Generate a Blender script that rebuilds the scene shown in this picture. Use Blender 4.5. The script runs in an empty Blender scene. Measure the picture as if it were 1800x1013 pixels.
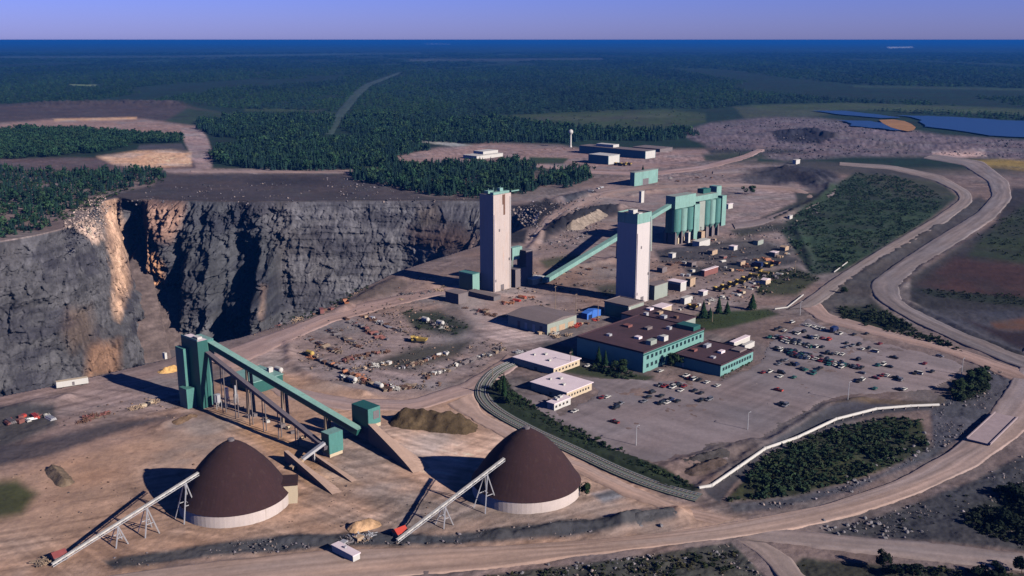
import bpy, math, random
import numpy as np
from mathutils import Vector

random.seed(7)
rng = np.random.default_rng(11)
R = math.radians
S = bpy.context.scene
COL = S.collection

# ---------------------------------------------------------------- camera, sky, sun, exposure
EYE = 210.0
FOC = 1750.0                      # focal length in photo pixels (35 mm on a 36 mm wide frame, 1800 px)
PITCH = math.atan((506.5 - 70.0) / FOC)
cam = bpy.data.objects.new('camera', bpy.data.cameras.new('camera'))
COL.objects.link(cam)
cam.location = (0, 0, EYE)
cam.rotation_euler = (math.pi / 2 - PITCH, 0, 0)
cam.data.lens = 35.0
cam.data.sensor_width = 36.0
cam.data.clip_start = 1.0
cam.data.clip_end = 400000.0
S.camera = cam

SUN_EL, SUN_AZ = R(26.0), R(-34.0)          # azimuth counted from +X towards +Y
SUNV = Vector((math.cos(SUN_EL) * math.cos(SUN_AZ), math.cos(SUN_EL) * math.sin(SUN_AZ), math.sin(SUN_EL)))
sl = bpy.data.lights.new('sun', 'SUN')
sl.energy = 4.6
sl.angle = R(0.5)
sl.color = (1.0, 0.91, 0.80)
so = bpy.data.objects.new('sun', sl)
COL.objects.link(so)
so.rotation_euler = SUNV.to_track_quat('Z', 'Y').to_euler()

w = bpy.data.worlds.new('World')
S.world = w
w.use_nodes = True
nt = w.node_tree
nt.nodes.clear()
wo = nt.nodes.new('ShaderNodeOutputWorld')
bg = nt.nodes.new('ShaderNodeBackground')
sky = nt.nodes.new('ShaderNodeTexSky')
sky.sky_type = 'NISHITA'
sky.sun_disc = False
sky.sun_elevation = SUN_EL
sky.sun_rotation = R(90.0) - SUN_AZ
sky.altitude = 200
sky.air_density = 1.0
sky.dust_density = 0.4
sky.ozone_density = 4.0
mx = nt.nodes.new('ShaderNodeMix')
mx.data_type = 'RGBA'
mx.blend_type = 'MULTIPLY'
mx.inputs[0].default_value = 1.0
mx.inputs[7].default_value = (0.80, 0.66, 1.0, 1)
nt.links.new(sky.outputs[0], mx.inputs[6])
# bright violet-blue band at the horizon; upper sky darkened to deepen the shadows
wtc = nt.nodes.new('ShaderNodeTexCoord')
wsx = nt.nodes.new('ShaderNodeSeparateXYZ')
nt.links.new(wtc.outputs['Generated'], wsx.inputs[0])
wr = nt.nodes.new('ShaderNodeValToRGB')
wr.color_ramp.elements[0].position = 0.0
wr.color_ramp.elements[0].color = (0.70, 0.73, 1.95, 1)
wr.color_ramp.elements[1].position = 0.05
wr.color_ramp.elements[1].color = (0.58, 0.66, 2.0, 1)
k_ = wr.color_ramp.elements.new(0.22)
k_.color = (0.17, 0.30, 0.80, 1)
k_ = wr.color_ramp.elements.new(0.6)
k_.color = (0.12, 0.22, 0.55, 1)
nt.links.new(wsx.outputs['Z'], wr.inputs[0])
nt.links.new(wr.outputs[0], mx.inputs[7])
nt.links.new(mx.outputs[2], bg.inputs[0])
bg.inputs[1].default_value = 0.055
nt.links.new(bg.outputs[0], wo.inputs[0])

S.view_settings.view_transform = 'Standard'
S.view_settings.look = 'None'
S.view_settings.gamma = 1.0
S.view_settings.exposure = 0.35
S.render.engine = 'CYCLES'
S.cycles.use_denoising = True
S.cycles.max_bounces = 4
S.cycles.diffuse_bounces = 0
S.cycles.volume_bounces = 1

# ---------------------------------------------------------------- measuring helpers
CP, SP = math.cos(PITCH), math.sin(PITCH)


def at(x, y, z=0.0):
    """ground point (height z) that the photo shows at x, y"""
    a = (x - 900.0) / FOC
    b = -(y - 506.5) / FOC
    t = (z - EYE) / (-SP + b * CP)
    return Vector((a * t, (CP + b * SP) * t, z))


def atn(x, y, z=0.0):
    a = (x - 900.0) / FOC
    b = -(y - 506.5) / FOC
    t = (z - EYE) / (-SP + b * CP)
    return a * t, (CP + b * SP) * t


def pxn(X, Y, Z):
    Zr = Z - EYE
    f = Y * CP - Zr * SP
    u = Y * SP + Zr * CP
    f = np.where(np.abs(f) < 1e-3, 1e-3, f)
    return 900.0 + FOC * X / f, 506.5 - FOC * u / f


def px(p):
    a, b = pxn(np.float64(p[0]), np.float64(p[1]), np.float64(p[2]))
    return float(a), float(b)


def height_at(x, y, yt):
    """height above ground point (x, y) whose picture is at yt"""
    b = at(x, y)
    lo, hi = 0.0, 200.0
    for _ in range(50):
        m = (lo + hi) / 2
        if px((b.x, b.y, m))[1] > yt:
            lo = m
        else:
            hi = m
    return lo


GRID = R(48.0)                              # the mine's building grid
U = Vector((math.cos(GRID), math.sin(GRID), 0))
V = Vector((-math.sin(GRID), math.cos(GRID), 0))


def reach(c, d, tx, mx_=400.0):
    """how far along d from c until the picture x equals tx"""
    lo, hi = 0.0, mx_
    s = 1 if px(c + d * 1.0)[0] > px(c)[0] else -1
    for _ in range(50):
        m = (lo + hi) / 2
        if (px(c + d * m)[0] - tx) * s < 0:
            lo = m
        else:
            hi = m
    return lo


def hash2(ix, iy, s):
    h = (ix.astype(np.int64) * 374761393 + iy.astype(np.int64) * 668265263 + s * 974634777) & 0x7fffffff
    h = ((h ^ (h >> 13)) * 1274126177) & 0x7fffffff
    h = h ^ (h >> 16)
    return (h & 0xffff) / 65535.0


def vnoise(x, y, s=0):
    x = np.asarray(x, dtype=np.float64)
    y = np.asarray(y, dtype=np.float64)
    ix, iy = np.floor(x), np.floor(y)
    fx, fy = x - ix, y - iy
    fx = fx * fx * (3 - 2 * fx)
    fy = fy * fy * (3 - 2 * fy)
    a = hash2(ix, iy, s)
    b = hash2(ix + 1, iy, s)
    c = hash2(ix, iy + 1, s)
    d = hash2(ix + 1, iy + 1, s)
    return (a + (b - a) * fx) * (1 - fy) + (c + (d - c) * fx) * fy


def fbm(x, y, s=0, o=4):
    r, a, t = 0.0, 1.0, 0.0
    for k in range(o):
        r = r + a * vnoise(x * 2 ** k, y * 2 ** k, s + k * 17)
        t += a
        a *= 0.5
    return r / t * 2 - 1


def cells(x, y, s=0):
    """random value of the nearest scattered seed: blocky, fractured steps"""
    x = np.asarray(x, dtype=np.float64)
    y = np.asarray(y, dtype=np.float64)
    ix, iy = np.floor(x), np.floor(y)
    best = np.full(x.shape, 9.0)
    val = np.zeros(x.shape)
    for dx in (-1, 0, 1):
        for dy in (-1, 0, 1):
            jx, jy = ix + dx, iy + dy
            d = (jx + hash2(jx, jy, s) - x) ** 2 + (jy + hash2(jx, jy, s + 5) - y) ** 2
            k = d < best
            best = np.where(k, d, best)
            val = np.where(k, hash2(jx, jy, s + 11), val)
    return val * 2 - 1


def inside(x, y, poly):
    r = np.zeros(x.shape, bool)
    n = len(poly)
    for i in range(n):
        x0, y0 = poly[i]
        x1, y1 = poly[(i + 1) % n]
        if y0 == y1:
            continue
        c = ((y0 > y) != (y1 > y)) & (x < (x1 - x0) * (y - y0) / (y1 - y0) + x0)
        r ^= c
    return r


def edge_dist(x, y, poly, closed=True):
    d = np.full(x.shape, 1e9)
    n = len(poly)
    for i in range(n if closed else n - 1):
        x0, y0 = poly[i]
        x1, y1 = poly[(i + 1) % n]
        dx, dy = x1 - x0, y1 - y0
        l2 = dx * dx + dy * dy + 1e-9
        t = np.clip(((x - x0) * dx + (y - y0) * dy) / l2, 0, 1)
        d = np.minimum(d, np.hypot(x - x0 - t * dx, y - y0 - t * dy))
    return d


def lin(c):
    c = np.asarray(c, dtype=np.float64) / 255.0
    return np.where(c <= 0.04045, c / 12.92, ((c + 0.055) / 1.055) ** 2.4)


KG = 0.82                                    # what a white horizontal ground would reach in this sun


def alb(r, g, b):
    l_ = 0.3 * r + 0.59 * g + 0.11 * b
    k_ = 0.74 + 0.26 * min(1.0, max(0.0, (l_ - 97.0) / 12.0))
    r, g, b = r * k_ * (0.96 if l_ < 100 else 1.0), g * k_, b * k_ * (1.03 if l_ < 100 else 1.0)
    return tuple(np.clip(lin((r, g, b)) / KG, 0.004, 0.85))


# ---------------------------------------------------------------- materials
def new_mat(name):
    m = bpy.data.materials.new(name)
    m.use_nodes = True
    n = m.node_tree
    return m, n, n.nodes['Principled BSDF']


def math_node(n, op, a, b):
    k = n.nodes.new('ShaderNodeMath')
    k.operation = op
    for i, v in enumerate((a, b)):
        if isinstance(v, (int, float)):
            k.inputs[i].default_value = v
        else:
            n.links.new(v, k.inputs[i])
    return k.outputs[0]


def noise_node(n, vec, scale, detail=4.0, rough=0.6):
    k = n.nodes.new('ShaderNodeTexNoise')
    k.inputs['Scale'].default_value = scale
    k.inputs['Detail'].default_value = detail
    k.inputs['Roughness'].default_value = rough
    if vec is not None:
        n.links.new(vec, k.inputs['Vector'])
    return k.outputs['Fac']


def mapped(n, sc, src='Object'):
    tc = n.nodes.new('ShaderNodeTexCoord')
    mp = n.nodes.new('ShaderNodeMapping')
    mp.inputs['Scale'].default_value = sc
    n.links.new(tc.outputs[src], mp.inputs['Vector'])
    return mp.outputs[0]


def scale_color(n, col, fac):
    k = n.nodes.new('ShaderNodeVectorMath')
    k.operation = 'SCALE'
    n.links.new(col, k.inputs[0])
    n.links.new(fac, k.inputs['Scale'])
    return k.outputs[0]


def mat(name, rgb, rough=0.8, var=0.25, scale=0.25, streak=0.0, metallic=0.0, ribs=0.0, stain=None):
    """painted / cast surface: large patchiness, vertical weather streaks, optional cladding ribs"""
    m, n, p = new_mat(name)
    p.inputs['Roughness'].default_value = rough
    p.inputs['Metallic'].default_value = metallic
    base = n.nodes.new('ShaderNodeRGB')
    base.outputs[0].default_value = (*rgb, 1)
    vec = mapped(n, (1, 1, 1))
    f = noise_node(n, vec, scale)
    g = noise_node(n, vec, scale * 9, 2.0)
    f = math_node(n, 'ADD', math_node(n, 'MULTIPLY', math_node(n, 'SUBTRACT', f, 0.5), var * 2.2), 1.0)
    g = math_node(n, 'ADD', math_node(n, 'MULTIPLY', math_node(n, 'SUBTRACT', g, 0.5), var * 1.3), 1.0)
    f = math_node(n, 'MULTIPLY', f, g)
    if streak:
        sv = mapped(n, (0.9, 0.9, 0.05))
        s = noise_node(n, sv, 1.0, 5.0, 0.7)
        f = math_node(n, 'MULTIPLY', f, math_node(n, 'ADD', math_node(n, 'MULTIPLY', math_node(n, 'SUBTRACT', s, 0.5), streak * 2), 1.0))
    col = scale_color(n, base.outputs[0], f)
    if stain:
        sv = mapped(n, (0.5, 0.5, 0.06))
        s = noise_node(n, sv, 0.8, 5.0, 0.65)
        ramp = n.nodes.new('ShaderNodeValToRGB')
        ramp.color_ramp.elements[0].position = 0.56
        ramp.color_ramp.elements[1].position = 0.75
        ramp.color_ramp.elements[0].color = (0, 0, 0, 1)
        n.links.new(s, ramp.inputs[0])
        k = n.nodes.new('ShaderNodeMix')
        k.data_type = 'RGBA'
        n.links.new(ramp.outputs[0], k.inputs[0])
        n.links.new(col, k.inputs[6])
        k.inputs[7].default_value = (*stain, 1)
        col = k.outputs[2]
    n.links.new(col, p.inputs['Base Color'])
    b = n.nodes.new('ShaderNodeBump')
    b.inputs['Strength'].default_value = 0.25
    b.inputs['Distance'].default_value = 0.03
    if ribs:
        wv = n.nodes.new('ShaderNodeTexWave')
        wv.bands_direction = 'DIAGONAL'
        wv.inputs['Scale'].default_value = ribs
        wv.inputs['Distortion'].default_value = 0.0
        n.links.new(mapped(n, (1, 1, 0.0)), wv.inputs['Vector'])
        n.links.new(wv.outputs['Fac'], b.inputs['Height'])
    else:
        n.links.new(noise_node(n, vec, scale * 6), b.inputs['Height'])
    n.links.new(b.outputs[0], p.inputs['Normal'])
    return m


def attr_mat(name, fine=0.5, amount=0.5, bump=0.4, rough=0.95, spec=0.2, stretch=(1, 1, 1)):
    """surface whose own colour varies over the mesh, broken up by grain at several scales"""
    m, n, p = new_mat(name)
    p.inputs['Roughness'].default_value = rough
    p.inputs['Specular IOR Level'].default_value = spec
    a = n.nodes.new('ShaderNodeAttribute')
    a.attribute_name = 'Col'
    vec = mapped(n, stretch)
    f1 = noise_node(n, vec, fine, 5.0, 0.7)
    f2 = noise_node(n, vec, fine * 0.13, 4.0, 0.65)
    f = math_node(n, 'ADD', math_node(n, 'MULTIPLY', math_node(n, 'SUBTRACT', f1, 0.5), amount * 2.0), 1.0)
    g = math_node(n, 'ADD', math_node(n, 'MULTIPLY', math_node(n, 'SUBTRACT', f2, 0.5), amount * 1.6), 1.0)
    n.links.new(scale_color(n, a.outputs['Color'], math_node(n, 'MULTIPLY', f, g)), p.inputs['Base Color'])
    b = n.nodes.new('ShaderNodeBump')
    b.inputs['Strength'].default_value = bump
    b.inputs['Distance'].default_value = 0.6
    n.links.new(f1, b.inputs['Height'])
    n.links.new(b.outputs[0], p.inputs['Normal'])
    return m


M = {}
M['ground'] = attr_mat('ground soil', 0.35, 0.42, 0.5)
M['rock'] = attr_mat('pit rock', 0.22, 0.75, 0.9, stretch=(1, 1, 0.35))
M['road'] = attr_mat('packed gravel road', 0.3, 0.28, 0.25)
M['foliage'] = attr_mat('foliage', 1.2, 0.6, 0.0, 0.9, 0.15)
M['needles'] = attr_mat('conifer needles', 1.0, 0.6, 0.0, 0.9, 0.1)
M['trunk'] = mat('bark', (0.09, 0.065, 0.05), 0.95)
M['concrete'] = mat('pink grey concrete', (0.505, 0.422, 0.397), 0.9, 0.12, 0.06, 0.16, stain=(0.52, 0.36, 0.29))
M['concrete_white'] = mat('pale concrete', (0.576, 0.525, 0.515), 0.9, 0.08, 0.06, 0.10)
M['conc_grey'] = mat('grey concrete', (0.184, 0.153, 0.158), 0.9, 0.2, 0.2, 0.15)
M['ring'] = mat('cream concrete ring wall', (0.565, 0.477, 0.449), 0.9, 0.12, 0.15, 0.12, stain=(0.42, 0.34, 0.30))
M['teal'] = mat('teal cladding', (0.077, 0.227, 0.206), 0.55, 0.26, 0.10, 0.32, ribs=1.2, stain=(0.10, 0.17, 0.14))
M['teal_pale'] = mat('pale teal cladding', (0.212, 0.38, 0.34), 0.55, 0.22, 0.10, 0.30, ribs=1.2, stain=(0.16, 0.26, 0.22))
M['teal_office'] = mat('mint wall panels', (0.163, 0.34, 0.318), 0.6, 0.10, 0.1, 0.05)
M['teal_dark'] = mat('deep green cladding', (0.021, 0.109, 0.098), 0.55, 0.15, 0.08, 0.15, ribs=1.2)  # deeper teal copy, also laid over faces that lie in shade
M['teal_grey'] = mat('grey green cladding', (0.31, 0.348, 0.31), 0.6, 0.15, 0.1, 0.1, ribs=1.0)
M['blue_clad'] = mat('blue green shed cladding', (0.094, 0.212, 0.242), 0.6, 0.12, 0.1, 0.1, ribs=0.8)
M['maroon'] = mat('maroon gravel roof', (0.059, 0.028, 0.039), 0.95, 0.45, 0.06)
M['dome'] = mat('brown dome shingles', (0.0335, 0.0130, 0.0150), 0.95, 0.25, 0.1, 0.34, stain=(0.055, 0.030, 0.028))
M['grey_roof'] = mat('grey roof sheet', (0.19, 0.152, 0.152), 0.8, 0.25, 0.06)
M['pale_roof'] = mat('pale pinkish roof', (0.803, 0.673, 0.72), 0.8, 0.16, 0.15)
M['white'] = mat('white painted panel', (0.576, 0.555, 0.525), 0.6, 0.08, 0.2, 0.08)
M['cream'] = mat('cream wall', (0.576, 0.467, 0.333), 0.8, 0.10, 0.2, 0.08)
M['steel'] = mat('galvanised steel', (0.55, 0.55, 0.58), 0.45, 0.12, 0.3, metallic=0.35)
M['steel_dark'] = mat('weathered steel', (0.16, 0.14, 0.15), 0.7, 0.25, 0.3)
M['conv_grey'] = mat('purple grey conveyor casing', (0.13, 0.11, 0.13), 0.7, 0.2, 0.3)
M['rust'] = mat('rusty steel', (0.15, 0.078, 0.055), 0.9, 0.4, 0.5)
M['red'] = mat('red paint', (0.5, 0.06, 0.04), 0.5, 0.12, 0.3)
M['red_dull'] = mat('dull red sheet', (0.23, 0.055, 0.055), 0.7, 0.3, 0.4)
M['red_brown'] = mat('faded red paint', (0.22, 0.085, 0.075), 0.7, 0.25, 0.3)
M['orange'] = mat('orange paint', (0.42, 0.17, 0.09), 0.7, 0.25, 0.3)
M['yellow'] = mat('yellow paint', (0.52, 0.36, 0.1), 0.6, 0.15, 0.3)
M['blue'] = mat('blue tarpaulin', (0.05, 0.17, 0.60), 0.6, 0.15, 0.3)
M['navy'] = mat('navy paint', (0.015, 0.03, 0.10), 0.35, 0.1, 0.3)
M['black'] = mat('dark car paint', (0.022, 0.022, 0.026), 0.35, 0.1, 0.3)
M['grey_car'] = mat('grey car paint', (0.22, 0.22, 0.25), 0.35, 0.1, 0.3, metallic=0.2)
M['green_car'] = mat('green car paint', (0.03, 0.14, 0.12), 0.35, 0.1, 0.3)
M['red_car'] = mat('dark red car paint', (0.22, 0.028, 0.03), 0.35, 0.1, 0.3)
M['tyre'] = mat('tyre rubber', (0.02, 0.02, 0.02), 0.9)
M['glass'] = mat('window glass', (0.02, 0.03, 0.045), 0.12, 0.05, 0.3)
M['timber'] = mat('grey timber', (0.27, 0.20, 0.15), 0.9, 0.3, 0.5)
M['dust_deck'] = mat('dusty concrete deck', (0.372, 0.291, 0.31), 0.9, 0.25, 0.3)
M['tan'] = mat('tan dusty boards', (0.45, 0.32, 0.22), 0.9, 0.3, 0.4)
M['ballast'] = mat('green grey ballast', (0.15, 0.17, 0.145), 0.95, 0.35, 0.4)
M['stone'] = mat('pale boulder', (0.20, 0.19, 0.205), 0.95, 0.35, 0.5)
M['pile'] = attr_mat('ore stockpile', 0.5, 0.7, 0.8)


# ---------------------------------------------------------------- mesh building helpers
class MB:
    def __init__(self):
        self.v, self.f, self.m = [], [], []

    def add(self, vs, fs, m=0):
        o = len(self.v)
        self.v += [tuple(x) for x in vs]
        self.f += [tuple(i + o for i in q) for q in fs]
        self.m += [m] * len(fs)

    def box(self, c, du, dv, z0, z1, m=0, top=None):
        """box from corner c, edge vectors du, dv"""
        a = [Vector((c[0], c[1], 0)), Vector((c[0], c[1], 0)) + du, Vector((c[0], c[1], 0)) + du + dv, Vector((c[0], c[1], 0)) + dv]
        vs = [(q.x, q.y, z0) for q in a] + [(q.x, q.y, z1) for q in a]
        self.add(vs, [(3, 2, 1, 0), (0, 1, 5, 4), (1, 2, 6, 5), (2, 3, 7, 6), (3, 0, 4, 7)], m)
        self.add(vs[4:], [(0, 1, 2, 3)], m if top is None else top)

    def beam(self, p, q, wd, ht, m=0):
        """rectangular bar between two points"""
        p, q = Vector(p), Vector(q)
        d = (q - p).normalized()
        s = d.cross(Vector((0, 0, 1)))
        if s.length < 1e-4:
            s = Vector((1, 0, 0))
        s.normalize()
        t = s.cross(d).normalized()
        vs = []
        for e in (p, q):
            for a, b in ((-1, -1), (1, -1), (1, 1), (-1, 1)):
                vs.append(e + s * a * wd / 2 + t * b * ht / 2)
        self.add(vs, [(0, 1, 2, 3), (7, 6, 5, 4), (0, 4, 5, 1), (1, 5, 6, 2), (2, 6, 7, 3), (3, 7, 4, 0)], m)

    def tube(self, p, q, r, n=8, m=0, r2=None):
        p, q = Vector(p), Vector(q)
        d = (q - p).normalized()
        s = d.cross(Vector((0, 0, 1)))
        if s.length < 1e-4:
            s = Vector((1, 0, 0))
        s.normalize()
        t = s.cross(d)
        vs = []
        for e, rr in ((p, r), (q, r if r2 is None else r2)):
            for k in range(n):
                a = 2 * math.pi * k / n
                vs.append(e + (s * math.cos(a) + t * math.sin(a)) * rr)
        fs = [(k, (k + 1) % n, n + (k + 1) % n, n + k) for k in range(n)]
        fs += [tuple(range(n))[::-1], tuple(range(n, 2 * n))]
        self.add(vs, fs, m)

    def lathe(self, c, prof, n=32, m=0):
        vs, fs = [], []
        for r, z in prof:
            for k in range(n):
                a = 2 * math.pi * k / n
                vs.append((c[0] + r * math.cos(a), c[1] + r * math.sin(a), z))
        for i in range(len(prof) - 1):
            for k in range(n):
                fs.append((i * n + k, i * n + (k + 1) % n, (i + 1) * n + (k + 1) % n, (i + 1) * n + k))
        self.add(vs, fs, m)

    def build(self, name, mats, parent=None, base=None, smooth=False):
        b = Vector(parent.matrix_basis.translation) if parent is not None else Vector(base if base is not None else (0, 0, 0))
        if parent is not None and parent.parent is not None:
            b = b + Vector(parent.parent.matrix_basis.translation)
        me = bpy.data.meshes.new(name)
        me.from_pydata([(x - b.x, y - b.y, z - b.z) for x, y, z in self.v], [], self.f)
        if not isinstance(mats, (list, tuple)):
            mats = [mats]
        for k in mats:
            me.materials.append(M[k] if isinstance(k, str) else k)
        me.polygons.foreach_set('material_index', self.m)
        if smooth:
            me.polygons.foreach_set('use_smooth', [True] * len(self.f))
        me.update()
        o = bpy.data.objects.new(name, me)
        COL.objects.link(o)
        if parent is not None:
            o.parent = parent
        elif base is not None:
            o.location = b
        return o


def tag(o, label=None, cat=None, group=None, kind=None):
    if label:
        o['label'] = label
    if cat:
        o['category'] = cat
    if group:
        o['group'] = group
    if kind:
        o['kind'] = kind
    return o


def empty(name, loc, label, cat, group=None):
    o = bpy.data.objects.new(name, None)
    COL.objects.link(o)
    o.location = loc
    o.empty_display_size = 2
    return tag(o, label, cat, group)


def np_mesh(name, vs, quads, mats, col=None, smooth=False, tris=False, matidx=None, link=True):
    me = bpy.data.meshes.new(name)
    k = 3 if tris else 4
    vs = np.ascontiguousarray(vs, dtype=np.float32)
    quads = np.ascontiguousarray(quads, dtype=np.int32)
    me.vertices.add(len(vs))
    me.vertices.foreach_set('co', vs.ravel())
    me.loops.add(quads.size)
    me.loops.foreach_set('vertex_index', quads.ravel())
    me.polygons.add(len(quads))
    me.polygons.foreach_set('loop_start', np.arange(0, quads.size, k, dtype=np.int32))
    if matidx is not None:
        me.polygons.foreach_set('material_index', np.asarray(matidx, dtype=np.int32))
    if smooth:
        me.polygons.foreach_set('use_smooth', np.ones(len(quads), bool))
    for q in mats:
        me.materials.append(M[q])
    me.update(calc_edges=True)
    if col is not None:
        at_ = me.color_attributes.new('Col', 'FLOAT_COLOR', 'POINT')
        c4 = np.ones((len(vs), 4), dtype=np.float32)
        c4[:, :3] = col
        at_.data.foreach_set('color', c4.ravel())
    if not link:
        return me
    o = bpy.data.objects.new(name, me)
    COL.objects.link(o)
    return o


# ---------------------------------------------------------------- the pit outline (photo measurements on the ground plane)
PIT_FAR = [(-330, 462), (-200, 452), (-100, 438), (0, 424), (60, 414), (110, 402), (140, 388), (160, 368), (182, 352), (205, 346), (235, 352), (262, 348),
           (330, 352), (450, 354), (560, 353), (640, 352), (740, 352), (840, 351), (880, 356), (925, 362), (948, 374)]
PIT_NEAR = [(940, 392), (905, 408), (868, 424), (835, 434), (770, 454), (700, 477), (640, 505), (560, 549), (490, 573), (420, 594), (332, 613), (300, 630),
            (155, 664), (100, 677), (0, 697), (-150, 737), (-330, 800)]
PIT = PIT_FAR + PIT_NEAR

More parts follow.
